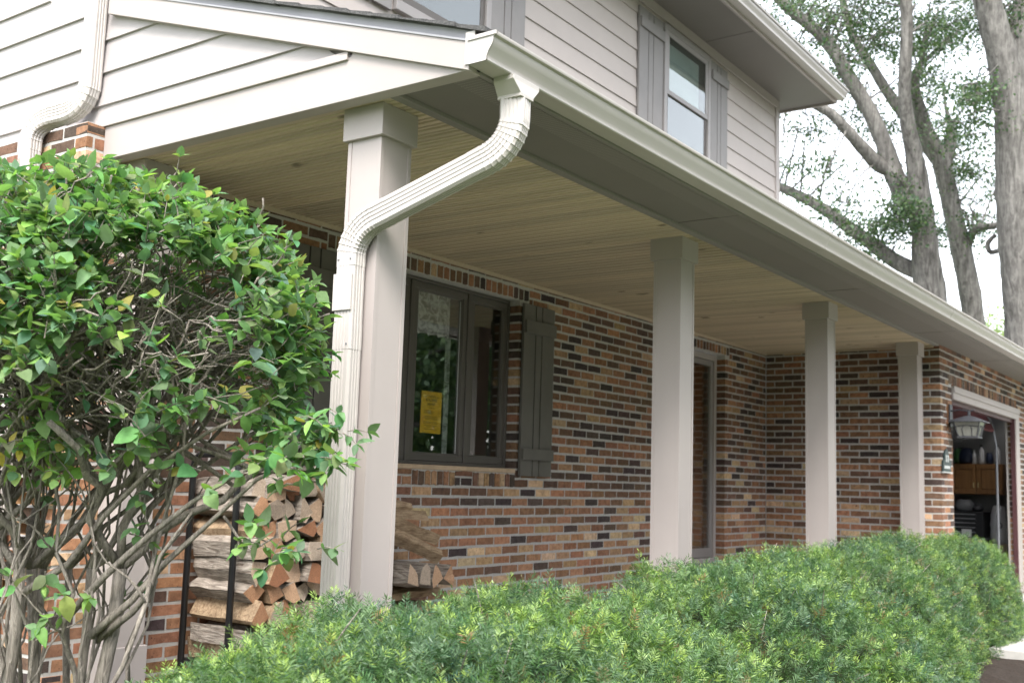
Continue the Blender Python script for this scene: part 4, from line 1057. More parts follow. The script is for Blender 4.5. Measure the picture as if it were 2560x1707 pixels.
# right end, cross stacked
for (cx, cz, L, w, h, tl, lb) in ((-0.56, -0.80, .5, .12, .10, 0, "lowest crosswise log at the right end of the woodpile"), (-0.54, -0.56, .48, .11, .07, 0.0, "flat pale crosswise log above the hedge at the right end of the woodpile"),
        (-0.57, -0.27, .54, .12, .085, -.32, "long sloping split log right of the corner column"), (-0.59, -0.19, .52, .11, .07, -.28, "second sloping split log resting above the first one"),
        (-0.66, -0.105, .40, .12, .06, -.05, "thin brown crosswise log near the top right of the woodpile"), (-0.74, -0.055, .30, .10, .06, 0, "topmost yellowish log at the right end of the woodpile")):
    add_log((cx, -0.30, cz), 'x', L, w, h, lr, lb, None, 2 if tl else 3, tl, 'split_wood')
for (cx, cz, w, h, lb) in ((-0.76, -0.44, .11, .13, "leftmost log end under the sloping logs, close to the column"), (-0.64, -0.44, .10, .13, "second log end from the column under the sloping logs"), (-0.53, -0.45, .09, .13, "third log end from the column under the sloping logs"), (-0.42, -0.46, .10, .12, "rightmost log end under the sloping logs"),
        (-0.74, -0.68, .12, .12, "left log end below the flat crosswise log"), (-0.60, -0.68, .12, .12, "middle log end below the flat crosswise log"), (-0.46, -0.68, .12, .12, "right log end below the flat crosswise log")):
    add_log((cx, -0.30, cz), 'y', .42, w, h, lr, lb, "log ends between crosswise logs")

# ---------------------------------------------------------------- foliage tools
def unit(a): return a / np.maximum(1e-9, np.linalg.norm(a, axis=-1, keepdims=True))
def yew(name, cx, cy, rx, ry, ztop, nsprig, label, rng, sprig=0.062, needle=0.024, nn=16, core=0.9, zbase=GZ - 0.02, flat=2.6):
    t = thing(name, (cx, cy, zbase), label, "shrub", "yew shrubs in front of the porch")
    H = ztop - zbase; sc_ = np.array([rx, ry, H])
    def surf(d):     # super-ellipsoid radius with lumps
        p = flat
        r = (np.abs(d[:, 0]) ** p + np.abs(d[:, 1]) ** p + np.abs(d[:, 2]) ** p) ** (-1 / p)
        w = d * sc_[None, :]
        lump = 1 + 0.03 * np.sin(w[:, 0] * 7 + cx * 3) * np.cos(w[:, 1] * 8 + cy) + 0.022 * np.sin(w[:, 2] * 13 + w[:, 0] * 11)
        lump += 0.035 * np.sin(w[:, 0] * 31 + 2 * np.sin(w[:, 1] * 17 + cx)) * np.sin(w[:, 1] * 29 + 2 * np.sin(w[:, 2] * 19)) * np.cos(w[:, 2] * 23)
        return r * lump
    # candidates, keep those facing the camera more often
    d = unit(rng.normal(size=(nsprig * 3, 3))); d[:, 2] = np.abs(d[:, 2]) * 1.0 - 0.12; d = unit(d)
    rr = surf(d); depth = 1 - np.abs(rng.normal(0, 0.06, len(d))) - 0.05 * (np.sin(d[:, 0] * rx * 23 + np.sin(d[:, 1] * ry * 31)) * np.sin(d[:, 1] * ry * 27 + 3 * d[:, 2]) > 0.55); depth = np.clip(depth, 0.72, 1.0) + rng.uniform(0, 0.025, len(d))
    sc = np.array([rx, ry, H])
    pt = d * (rr * depth)[:, None] * sc + np.array([cx, cy, zbase])
    nrm = unit(d / sc)
    view = unit(np.array(CAM) - pt); face = (view * nrm).sum(1)
    keep = (face > -0.35) | (rng.random(len(d)) < 0.22)
    pt, nrm, depth, d = pt[keep][:nsprig], nrm[keep][:nsprig], depth[keep][:nsprig], d[keep][:nsprig]
    n = len(pt)
    ax = unit(nrm * 0.7 + np.array([0, 0, 0.5]) + rng.normal(0, 0.5, (n, 3)))
    side = unit(np.cross(ax, rng.normal(size=(n, 3)))); up = np.cross(ax, side)
    L = sprig * rng.uniform(0.7, 1.5, n)
    base = np.array([[0.048, 0.105, 0.030], [0.062, 0.13, 0.036], [0.08, 0.155, 0.040], [0.055, 0.12, 0.055], [0.10, 0.18, 0.048]])[rng.integers(0, 5, n)] * rng.uniform(0.75, 1.25, (n, 1))
    w = pt * 6.0
    patch = np.sin(w[:, 0] + 2 * np.sin(w[:, 1] * .7)) * np.cos(w[:, 1] * 1.1 + np.sin(w[:, 2] * 2))
    base = base * (1 + 0.28 * patch[:, None] * np.array([1.3, 1.0, -.5]))
    tip = rng.random(n) < 0.24 + 0.16 * patch
    brown = rng.random(n) < 0.02
    base[brown] = [0.20, 0.12, 0.05]
    k = nn
    s = (np.arange(k) + 0.5) / k
    sd = np.where(np.arange(k) % 2 == 0, 1.0, -1.0)
    org = pt[:, None, :] + ax[:, None, :] * (L[:, None] * s[None, :])[:, :, None]
    ang = rng.normal(0, 0.35, (n, k)) + np.where(rng.random(n) < .45, 1.0, 0.0)[:, None] * rng.uniform(-1.4, 1.4, (n, k))
    out = side[:, None, :] * (sd[None, :] * np.cos(ang))[:, :, None] + up[:, None, :] * np.sin(ang)[:, :, None]
    fwd = 0.35 + 0.9 * s[None, :] ** 2
    dirn = unit(out + ax[:, None, :] * fwd[:, :, None])
    nl = needle * (1 - 0.45 * s[None, :] ** 2) * rng.uniform(0.8, 1.15, (n, k))
    wd = unit(np.cross(dirn, up[:, None, :] + rng.normal(0, .3, (n, k, 3)))) * (0.00145 * needle / 0.024)
    a = org; b = org + dirn * (nl * .5)[:, :, None] + wd; c = org + dirn * nl[:, :, None]; e = org + dirn * (nl * .5)[:, :, None] - wd
    V = np.stack([a, b, c, e], axis=2).reshape(-1, 3)
    Q = np.arange(n * k * 4).reshape(-1, 4)
    cc = np.repeat(base[:, None, :], k, axis=1)
    f = (tip[:, None] * (s[None, :] > 0.5))[:, :, None]
    cc = np.where(f, cc * 0.3 + np.array([0.28, 0.39, 0.085]) * 0.8, cc)
    fo = big_mesh("foliage", V, Q, "needles", t, cc.reshape(-1, 3)); fo["kind"] = "stuff"
    # twiggy dark inside
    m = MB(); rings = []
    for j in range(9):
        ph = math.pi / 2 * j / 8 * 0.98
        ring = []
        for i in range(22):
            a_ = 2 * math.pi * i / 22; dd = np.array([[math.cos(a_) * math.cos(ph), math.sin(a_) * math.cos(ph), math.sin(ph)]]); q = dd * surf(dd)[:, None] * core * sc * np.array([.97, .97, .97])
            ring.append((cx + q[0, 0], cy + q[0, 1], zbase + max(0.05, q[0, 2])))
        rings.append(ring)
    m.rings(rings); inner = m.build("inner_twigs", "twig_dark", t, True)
    bt = MB()
    for q, nn_ in list(zip(pt, nrm))[:70]:
        q = Vector(q); dv = (Vector(nn_) + Vector((rnd.uniform(-.8, .8), rnd.uniform(-.8, .8), rnd.uniform(0, .9)))).normalized(); L_ = rnd.uniform(.05, .11)
        bt.tube([q - dv * .05, q + dv * L_ * .4 + Vector((0, 0, .004)), q + dv * L_], [.0028, .002, .0013], 4)
    bt.build("bare_twigs", "shrub_bark", t)["kind"] = "stuff"
    return t
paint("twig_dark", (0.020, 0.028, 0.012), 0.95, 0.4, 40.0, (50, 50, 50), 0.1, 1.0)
g1 = np.random.default_rng(5)
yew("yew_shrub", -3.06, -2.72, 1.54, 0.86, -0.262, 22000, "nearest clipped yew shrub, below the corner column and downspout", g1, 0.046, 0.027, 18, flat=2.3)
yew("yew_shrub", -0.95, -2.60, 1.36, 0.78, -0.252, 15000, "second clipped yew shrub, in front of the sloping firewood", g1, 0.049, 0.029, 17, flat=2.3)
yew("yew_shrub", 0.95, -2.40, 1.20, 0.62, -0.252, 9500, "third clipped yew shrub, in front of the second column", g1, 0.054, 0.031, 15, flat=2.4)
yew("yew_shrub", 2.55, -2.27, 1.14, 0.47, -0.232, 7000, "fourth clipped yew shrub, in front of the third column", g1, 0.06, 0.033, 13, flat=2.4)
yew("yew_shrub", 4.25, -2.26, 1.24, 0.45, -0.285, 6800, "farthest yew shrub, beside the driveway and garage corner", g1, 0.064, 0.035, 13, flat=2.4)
# dead leaves caught on the hedge
for (x, y, z, lb) in ((-2.62, -2.72, -0.268, "pinkish dead leaf lying on the nearest yew shrub"), (-3.0, -3.0, -0.31, "rusty dead leaf near the front of the nearest yew shrub")):
    m = MB(); m.add([(x - .02, y, z + .015), (x, y - .014, z + .025), (x + .025, y + .003, z + .02), (x, y + .015, z + .03), (x, y, z + .018)], [(0, 1, 4), (1, 2, 4), (2, 3, 4), (3, 0, 4)])
    tag(m.build("fallen_leaf", "dead_leaf"), lb, "leaf")

# ---------------------------------------------------------------- the big leafy shrub
sh_base = P(200, 1700, 3.45); sh_base.z = GZ - 0.03
shrub = thing("leafy_shrub", sh_base, "large clipped leafy shrub with bare grey stems at the porch corner", "shrub")
sr = random.Random(4); srn = np.random.default_rng(4)
SC = P(165, 850, 3.50)                      # crown centre
RA, RB, RCZ = 0.82, 0.62, 0.515            # radii: across the view, along the view, up
eR = Vector((CR.x, CR.y, 0)).normalized(); eF = Vector((CF.x, CF.y, 0)).normalized(); eU = Vector((0, 0, 1))
def crown_pt(a, b, c): return SC + eR * (a * RA) + eF * (b * RB) + eU * (c * RCZ)
stems = MB(); twig_tips = []
def wander(p0, p1, r0, r1, n, wob):
    p0, p1 = Vector(p0), Vector(p1); L = (p1 - p0).length; pts, rad = [], []
    o = Vector((0, 0, 0))
    for i in range(n + 1):
        t = i / n
        if 0 < i < n: o = o * 0.6 + Vector((sr.uniform(-1, 1), sr.uniform(-1, 1), sr.uniform(-.6, .6))) * wob * L
        pts.append(p0.lerp(p1, t) + o * math.sin(math.pi * t)); rad.append(r0 + (r1 - r0) * t)
    return pts, rad
bases = [(40, 1720, 3.30, .026), (95, 1735, 3.45, .022), (160, 1760, 3.5, .020), (232, 1770, 3.42, .022), (300, 1790, 3.55, .021), (375, 1770, 3.40, .032), (395, 1790, 3.6, .022), (520, 1780, 3.40, .030),
         (-60, 1700, 3.4, .026), (-140, 1720, 3.5, .024), (-20, 1770, 3.7, .024), (250, 1740, 3.75, .02), (120, 1760, 3.8, .024)]
# photo stems cluster between x 0 and 250 (of 2560)
def grow(p, tgt, r, depth):
    n = 6 if depth else 8
    L = (tgt - p).length
    r1 = max(0.0032, r * (0.62 if depth < 2 else 0.5))
    pts, rad = wander(p, tgt, r, r1, n, 0.055 if depth == 0 else 0.09)
    stems.tube(pts, rad, 7 if depth < 2 else 5, jit=0.07 if depth < 2 else 0)
    if depth >= 3: twig_tips.append((pts[-1], (pts[-1] - pts[-3]).normalized())); return
    k = {0: 4, 1: 4, 2: 4}[depth]
    for i in range(k):
        j = sr.randint(int(n * 0.45), n); q = pts[j]
        if depth < 2:
            u = sr.uniform(0, 2 * math.pi); v = sr.uniform(-0.25, 1.0) if depth else sr.uniform(-.1, .9)
            s = {0: 0.62, 1: 0.86}[depth]
            h = math.sqrt(max(0.0, 1 - min(1, abs(v)) ** 2.6))
            w = crown_pt(s * h * math.cos(u), s * h * math.sin(u), v * s)
            w = w.lerp(q + (w - q).normalized() * min((w - q).length, 0.55), 0.75)
        else:
            dr = (q - SC); dr = Vector((dr.dot(eR) / RA, dr.dot(eF) / RB, dr.z / RCZ))
            w = q + ((q - SC).normalized() * 0.6 + Vector((sr.uniform(-1, 1), sr.uniform(-1, 1), sr.uniform(-.4, 1)))).normalized() * sr.uniform(0.08, 0.24)
        if (w - q).length > 0.03: grow(q, w, rad[j] * (0.72 if i else 0.9), depth + 1)
SPAN = [(-190, 3.45, .015), (-120, 3.6, .014), (-60, 3.35, .016), (-10, 3.5, .014), (30, 3.32, .018), (70, 3.62, .013), (105, 3.4, .016), (150, 3.7, .012), (200, 3.45, .014), (235, 3.36, .020)]
for (bpx, dd, r) in SPAN:
    p = P(bpx, 1700, dd); p.z = GZ - 0.03
    q0 = P(bpx + sr.uniform(-40, 40) + (bpx - 60) * 0.25, 1420, dd + sr.uniform(-.05, .05))
    pts, rad = wander(p, q0, r * 1.15, r, 5, 0.03); stems.tube(pts, rad, 8, jit=0.08)
    for i in range(3):
        u = sr.uniform(0, 2 * math.pi); s = sr.uniform(.2, .75); tgt = crown_pt(s * math.cos(u) + (bpx - 60) / 900, s * math.sin(u), sr.uniform(-.55, .1))
        if bpx > 80 and i == 0: tgt = crown_pt(sr.uniform(.6, .95), sr.uniform(-.5, .3), sr.uniform(-.7, -.2))
        grow(q0, tgt, r * 0.75, 1 if i else 0)
# long bare branches reaching right
for pts_ in ([(225, 1590), (330, 1500), (420, 1400), (520, 1310), (640, 1200), (720, 1160)], [(150, 1560), (260, 1440), (370, 1340), (480, 1255), (600, 1180), (700, 1150)], [(240, 1600), (330, 1530), (375, 1480), (400, 1390), (480, 1280)], [(60, 1480), (170, 1410), (260, 1290), (370, 1180), (520, 1080), (650, 1020)], [(560, 1290), (600, 1350), (630, 1375), (690, 1340)]):
    pp = [P(a, c, 3.3 - 0.02 * i + sr.uniform(-.02, .02)) for i, (a, c) in enumerate(pts_)]
    stems.tube(pp, [0.013 - 0.009 * i / (len(pp) - 1) for i in range(len(pp))] if len(pp) > 4 else [.005, .004, .004, .003], 7, jit=.06)
    for k in range(7):
        t = pp[-1] + Vector((sr.uniform(-.09, .09), sr.uniform(-.09, .09), sr.uniform(-.05, .09))); twig_tips.append((t, (t - pp[-2]).normalized()))
# thinner stems that cross each other below the crown
for i in range(34):
    bpx = sr.uniform(-230, 270); dd = sr.uniform(3.25, 3.75); p = P(bpx, 1700, dd); p.z = GZ - .03
    tx = bpx * 1.25 + sr.uniform(-170, 260); ty = sr.uniform(820, 1130); q = P(tx, ty, dd + sr.uniform(-.15, .15))
    r = sr.uniform(.005, .010); pts, rad = wander(p, q, r, r * .45, 11, 0.045); stems.tube(pts, rad, 6, jit=.08)
    for k in range(3):
        j = sr.randint(5, 10); e = pts[j] + Vector((sr.uniform(-.2, .25), sr.uniform(-.2, .2), sr.uniform(.1, .35))); pt2, rd2 = wander(pts[j], e, rad[j] * .7, .002, 5, .07); stems.tube(pt2, rd2, 5)
        if sr.random() < .3: twig_tips.append((e, (e - pts[j]).normalized()))
# dead bare twigs inside the shell
for i in range(440):
    u = sr.uniform(0, 2 * math.pi); v = sr.uniform(-.55, .75); s = sr.uniform(.55, .9); h = math.sqrt(1 - abs(v) ** 2.4)
    p = crown_pt(s * h * math.cos(u), s * h * math.sin(u), v * s); dirv = ((p - SC).normalized() + Vector((sr.uniform(-.5, .5), sr.uniform(-.5, .5), sr.uniform(-.2, .8)))).normalized()
    pts, rad = wander(p - dirv * .05, p + dirv * sr.uniform(.06, .16), .0026, .0014, 3, .08); stems.tube(pts, rad, 4)
stems.build("stems", "shrub_bark", shrub, True)
# twigs with opposite leaves on the clipped outer shell
twigs = MB(); leaves = []      # leaf: (base point, direction, normal, length, colour)
LC = [(0.11, 0.20, 0.09), (0.125, 0.23, 0.10), (0.15, 0.26, 0.10), (0.145, 0.24, 0.15), (0.18, 0.295, 0.10), (0.10, 0.185, 0.105)]
def twig(p, dr, L, npairs, light=False):
    dr = dr.normalized(); side = dr.cross(Vector((sr.uniform(-1, 1), sr.uniform(-1, 1), sr.uniform(-.3, 1)))).normalized()
    pts = [p, p + dr * L * .5 + Vector((0, 0, .006)), p + dr * L]; twigs.tube(pts, [.0022, .0018, .0012], 4)
    for k in range(npairs):
        t = 0.3 + 0.7 * k / max(1, npairs - 1); q = p + dr * L * t
        sd = side if k % 2 == 0 else dr.cross(side)
        for s in (-1, 1):
            ld = (sd * s + dr * sr.uniform(.3, 1.0) + Vector((0, 0, sr.uniform(-.45, .25)))).normalized()
            nr = (Vector((0, 0, 1)) * 0.9 + (p - SC).normalized() * 0.35 + Vector((sr.uniform(-.6, .6), sr.uniform(-.6, .6), sr.uniform(-.2, .5)))).normalized()
            c = sr.choice(LC); c = tuple(x * sr.uniform(.8, 1.2) for x in c)
            if sr.random() < .03: c = (.30, .27, .08)
            if light: c = (c[0] * 1.6, c[1] * 1.45, c[2] * 1.15)
            leaves.append((q, ld, nr, sr.choice((sr.uniform(.026, .05), sr.uniform(.045, .066), sr.uniform(.05, .078))) * (0.8 if k == npairs - 1 else 1), c))
    ld = (dr + Vector((0, 0, -.1))).normalized(); leaves.append((p + dr * L, ld, Vector((sr.uniform(-.4, .4), sr.uniform(-.4, .4), 1)).normalized(), .04, tuple(x * 1.15 for x in sr.choice(LC))))
nt = 0; tries = 0
while nt < 980 and tries < 20000:
    tries += 1
    u = sr.uniform(0, 2 * math.pi); v = sr.uniform(-.78, 1.0)
    ex = 2.05
    h = (1 - abs(v) ** ex) ** (1 / ex); s = sr.uniform(.86, 1.02)
    a, b, c = h * math.cos(u) * s, h * math.sin(u) * s, v * s
    if b > 0.15 and sr.random() < .72: continue                      # far side of the bush shows little
    if v < -.15:
        if a < 0.45 and v < -.32 and sr.random() < 0.80 + 0.2 * min(1, -v): continue          # leaves thin out low down
        if sr.random() < 0.35: continue
    if -0.4 <= v < 0.45 and 0.34 < a < .84 and b < .3 and sr.random() < .86: continue   # the twiggy gap
    p = crown_pt(a, b, c); px, py, _ = proj(p)
    if px < -260 or (400 < px < 650 and py > 1040): continue
    dr = ((p - SC).normalized() * .55 + Vector((sr.uniform(-.7, .7), sr.uniform(-.7, .7), sr.uniform(-.1, 1.0)))).normalized()
    twig(p - dr * .05, dr, sr.uniform(.06, .12), sr.randint(2, 3), sr.random() < .12); nt += 1
for (p, dr) in twig_tips:
    if sr.random() < .30 and proj(p)[0] < 900 and not (400 < proj(p)[0] < 660 and proj(p)[1] > 1020): twig(p - dr * .02, (dr + Vector((0, 0, .25))), sr.uniform(.05, .09), 2, sr.random() < .2)
# drooping sprays below the crown
for (px, py, dd, k) in ((85, 1020, 3.2, 9), (130, 1090, 3.2, 8), (160, 1160, 3.18, 7), (20, 1120, 3.15, 8), (300, 1120, 3.2, 3), (640, 1150, 3.2, 8), (720, 1170, 3.15, 9), (800, 1130, 3.2, 10), (760, 1080, 3.2, 9), (830, 1060, 3.25, 8), (640, 1340, 3.2, 4), (690, 1390, 3.2, 5), (740, 1350, 3.2, 2), (480, 1190, 3.2, 2), (330, 1330, 3.25, 2), (90, 1400, 3.2, 2), (225, 1510, 3.2, 2), (130, 1550, 3.2, 2), (300, 1260, 3.3, 1)):
    p = P(px, py, dd)
    for i in range(k):
        q = p + Vector((sr.uniform(-.05, .05), sr.uniform(-.05, .05), sr.uniform(-.05, .05))); twig(q, Vector((sr.uniform(-1, 1), sr.uniform(-1, 1), sr.uniform(-.5, .4))), sr.uniform(.04, .07), 2, px < 200 or sr.random() < .2)
twigs.build("twigs", "twig_brown" if "twig_brown" in MATS else "shrub_bark", shrub)

def leaf_shape(fold, curl, wide=1.0):
    """leaf of length 1 along +x, normal +z, as quads/tris"""
    ts = [0, .18, .45, .75, 1.0]; ws = [w * wide for w in (.02, .26, .33, .2, .0)]
    vs = []
    for t, w in zip(ts, ws):
        zc = -curl * t * t; vs += [(t, 0, zc), (t, w, zc + fold * w), (t, -w, zc + fold * w)]
    fs = []
    for i in range(4):
        a, b = 3 * i, 3 * (i + 1)
        fs += [(a, b, b + 1, a + 1), (a, a + 2, b + 2, b)]
    return np.array(vs), fs
SHAPES = [leaf_shape(.35, .12), leaf_shape(.2, .3, 1.15), leaf_shape(.55, .05, .8), leaf_shape(.1, -.15, .95), leaf_shape(.7, .4, .9), leaf_shape(.05, .15, 1.25), leaf_shape(-.2, .35, 1.0)]
LM = []
for vs_, fs_ in SHAPES:
    me = bpy.data.meshes.new("leaf"); me.from_pydata(vs_.tolist(), [], fs_); me.materials.append(MATS["leaf"]); me.update()
    for p in me.polygons: p.use_smooth = True
    LM.append(me)
def leaf_matrix(p, d, n, L):
    d = d.normalized(); y = n.cross(d)
    if y.length < 1e-3: y = Vector((0, 1, 0)).cross(d)
    y.normalize(); z = d.cross(y)
    m = Matrix((d * L, y * L, z * L)).transposed().to_4x4(); m.translation = p; return m
def lsize(l):
    px, py, dd = proj(l[0])
    if not (0 < px < 2560 and 0 < py < 1707): return 0
    vdir = (CAM - l[0]).normalized(); y = l[2].cross(l[1]).normalized(); nz = l[1].cross(y)
    return l[3] ** 2 * abs(vdir.dot(nz)) / dd ** 2 * (2.0 if (l[0] - SC).dot(eF) < -0.3 * RB else 1.0)
leaves.sort(key=lambda l: -lsize(l))
LV, LF, LCc = [], [], []; off = 0
inv = shrub.location
for i, l in enumerate(leaves):
    k = sr.randrange(7); mtx = leaf_matrix(l[0], l[1], l[2], l[3])
    if i < 300:
        o = bpy.data.objects.new("leaf", LM[k]); COL.objects.link(o); o.parent = shrub
        mtx.translation = mtx.translation - inv; o.matrix_local = mtx; o.color = (*l[4], 1)
    else:
        A = np.array(mtx); vs_ = SHAPES[k][0] @ A[:3, :3].T + A[:3, 3]; LV.append(vs_)
        for f in SHAPES[k][1]: LF.append([q + off for q in f])
        LCc += [l[4]] * len(SHAPES[k][1]); off += len(vs_)
fo = big_mesh("foliage", np.concatenate(LV), np.array(LF), "leaf_mass", shrub, np.array(LCc), smooth=True); fo["kind"] = "stuff"

# ---------------------------------------------------------------- trees beyond the garage
def cr_smooth(pts, n=4):
    """Catmull-Rom through a list of Vectors"""
    out = []
    for i in range(len(pts) - 1):
        p0, p1, p2, p3 = pts[max(0, i - 1)], pts[i], pts[i + 1], pts[min(len(pts) - 1, i + 2)]
        for k in range(n):
            t = k / n; out.append(0.5 * ((2 * p1) + (p2 - p0) * t + (2 * p0 - 5 * p1 + 4 * p2 - p3) * t * t + (3 * p1 - p0 - 3 * p2 + p3) * t ** 3))
    out.append(pts[-1]); return out
def C(x, y, d): return P(1880 + x * .5484, y * .5485, d)
tr_r = random.Random(8); tr_n = np.random.default_rng(9)
def leaf_cloud(centres, per, spread, size, rng, cols):
    n = len(centres) * per
    c = np.repeat(np.array([tuple(q) for q in centres]), per, axis=0) + rng.normal(0, 1, (n, 3)) * np.array(spread)
    d = unit(rng.normal(size=(n, 3)) + np.array([0, 0, -.3])); s = unit(np.cross(d, rng.normal(size=(n, 3))))
    L = size * rng.uniform(.6, 1.4, n)[:, None]; W = L * rng.uniform(.25, .42, n)[:, None]
    V = np.stack([c, c + d * L * .5 + s * W, c + d * L, c + d * L * .5 - s * W], axis=1).reshape(-1, 3)
    Q = np.arange(n * 4).reshape(-1, 4)
    col = np.array(cols)[rng.integers(0, len(cols), n)] * rng.uniform(.7, 1.25, (n, 1))
    return V, Q, col
TC = [(0.04, 0.075, 0.033), (0.055, 0.095, 0.04), (0.035, 0.07, 0.04), (0.075, 0.115, 0.045)]
def tree(label, limbs, foot, clusters, per=26, size=0.085):
    """limbs: list of (path [(x,y,depth)], [widths px of the 1240 px crop])"""
    t = thing("locust_tree", foot, label, "tree", "big trees beyond the garage")
    m = MB(); tw = MB(); cents = []
    skel = []
    for path, w in limbs:
        raw = [C(*q) if not isinstance(q, Vector) else q for q in path]
        if isinstance(path[0], Vector): raw = [raw[0]] + [raw[0].lerp(raw[1], f) for f in (.3, .6, .82)] + raw[1:]; w = [w[0]] + [w[0] + (w[1] - w[0]) * f for f in (.6, .85, .95)] + w[1:]
        pts = cr_smooth(raw, 4)
        rr_ = []
        for i in range(len(pts)):
            f = i / 4; a = int(min(f, len(w) - 1)); b_ = min(a + 1, len(w) - 1); ww = w[a] + (w[b_] - w[a]) * (f - a)
            rr_.append(ww * .5484 / 2 / FPX * 17.5)
        m.tube(pts, rr_, 12, jit=0.06); skel += [(p, r_) for p, r_ in zip(pts, rr_)]
    m.build("trunk", "tree_bark", t, True)
    # twigs from the limbs carry the sprays of leaves
    for (p, r_) in clusters:
        best = min(skel, key=lambda s: (s[0] - p).length + tr_r.uniform(0, 1.2)); q = best[0]
        mid = (p + q) / 2 + Vector((tr_r.uniform(-.3, .3), tr_r.uniform(-.3, .3), tr_r.uniform(.0, .5)))
        pts = cr_smooth([q, mid, p], 4); k = min(best[1] * .3, .02); tw.tube(pts, [k + (0.006 - k) * i / (len(pts) - 1) for i in range(len(pts))], 5)
        for i in range(3):
            e = p + Vector((tr_r.uniform(-.45, .45), tr_r.uniform(-.45, .45), tr_r.uniform(-.35, .25))) * r_
            tw.tube([p, (p + e) / 2 + Vector((0, 0, .05)), e], [.009, .006, .004], 4); cents.append(e); cents.append((p + e) / 2)
    tw.build("branches", "tree_bark", t)
    V, Q, col = leaf_cloud(cents, per, (.14, .14, .085), size, tr_n, TC)
    o = big_mesh("crown", V, Q, "leaf_mass", t, col); o["kind"] = "stuff"; return t
def foot(x, y, d): q = C(x, y, d); return (q.x, q.y, GZ)
def clus(n, x0, x1, y0, y1, d0, d1, s=1.0, dens=None):
    out = []
    while len(out) < n:
        x, y = tr_r.uniform(x0, x1), tr_r.uniform(y0, y1)
        if dens and tr_r.random() > dens(x, y): continue
        out.append((C(x, y, tr_r.uniform(d0, d1)), s))
    return out
D1, D2, D3 = 17.5, 19.5, 16.0
f1 = foot(830, 1500, D1)
tree("grey barked locust tree with a split scarred trunk and three leaning limbs", [
    ([Vector((f1[0], f1[1], GZ - .1)), (815, 1340, D1), (795, 1200, D1), (785, 1060, D1), (765, 900, D1), (748, 760, D1), (735, 690, D1), (710, 560, D1 - .1), (694, 430, D1 - .2), (700, 280, D1 - .3), (706, 120, D1 - .3), (700, -60, D1 - .3), (690, -350, D1)], [200, 140, 128, 112, 100, 86, 76, 66, 58, 56, 54, 52, 40]),
    ([(775, 1010, D1), (715, 920, D1 + .1), (650, 800, D1 + .2), (600, 650, D1 + .3), (535, 505, D1 + .4), (440, 350, D1 + .5), (370, 230, D1 + .6), (280, 130, D1 + .7), (180, 50, D1 + .8), (90, -40, D1 + .9), (0, -160, D1 + 1)], [60, 100, 92, 76, 72, 66, 62, 56, 54, 48, 40]),
    ([(640, 790, D1 + .2), (570, 745, D1 + .2), (500, 670, D1 + .1), (430, 590, D1), (360, 520, D1), (280, 475, D1), (150, 420, D1), (0, 380, D1)], [50, 66, 58, 50, 46, 40, 32, 22]),
    ([(800, 1260, D1), (720, 1225, D1 + .3), (640, 1180, D1 + .5), (550, 1115, D1 + .8), (440, 1035, D1 + 1), (330, 955, D1 + 1.2), (220, 895, D1 + 1.4), (120, 850, D1 + 1.6), (0, 810, D1 + 1.8)], [60, 78, 74, 66, 62, 56, 50, 46, 38])],
    f1, clus(20, 120, 420, 0, 420, 17, 19.5) + clus(26, 420, 720, -80, 330, 17.5, 20) + clus(18, 260, 720, 780, 1120, 17, 18.5) + clus(10, 120, 420, 480, 860, 17, 19, .8) + clus(8, 420, 640, 420, 620, 18, 20, .8) + clus(10, 640, 780, 900, 1050, 16.8, 17.3, .7) + clus(24, -200, 900, -700, -80, 17, 21), 28, .054)
f2 = foot(1030, 1600, D2)
tree("dark forked locust tree standing between the other two trunks", [
    ([Vector((f2[0], f2[1], GZ - .1)), (1010, 1460, D2), (988, 1300, D2), (950, 1120, D2), (905, 920, D2), (872, 770, D2), (840, 690, D2), (800, 610, D2), (765, 500, D2 - .1), (742, 400, D2 - .2), (752, 330, D2 - .3), (770, 290, D2 - .3)], [150, 108, 106, 100, 88, 92, 90, 76, 64, 50, 46, 30]),
    ([(850, 740, D2), (780, 640, D2 + .2), (690, 520, D2 + .4), (610, 410, D2 + .6), (550, 310, D2 + .7), (490, 220, D2 + .8), (440, 110, D2 + .9), (410, -20, D2 + 1), (390, -200, D2 + 1)], [60, 66, 60, 54, 48, 44, 42, 38, 30]),
    ([(880, 760, D2), (905, 650, D2), (905, 570, D2), (885, 500, D2), (870, 380, D2 + .3)], [70, 60, 40, 16, 8]),
    ([(985, 1120, D2), (1005, 1060, D2 - .2), (1040, 1035, D2 - .4), (1100, 1030, D2 - .6), (1170, 1010, D2 - .8)], [40, 44, 38, 34, 26])],
    f2, clus(26, 720, 1080, -60, 420, 18.5, 21) + clus(13, 760, 1120, 420, 720, 18.5, 21, .9) + clus(15, 880, 1130, 740, 1000, 19, 21, .9) + clus(8, 800, 1100, 1000, 1260, 19, 21, .7) + clus(20, 700, 1400, -700, -60, 18, 22), 28, .054)
f3 = foot(1250, 1700, D3)
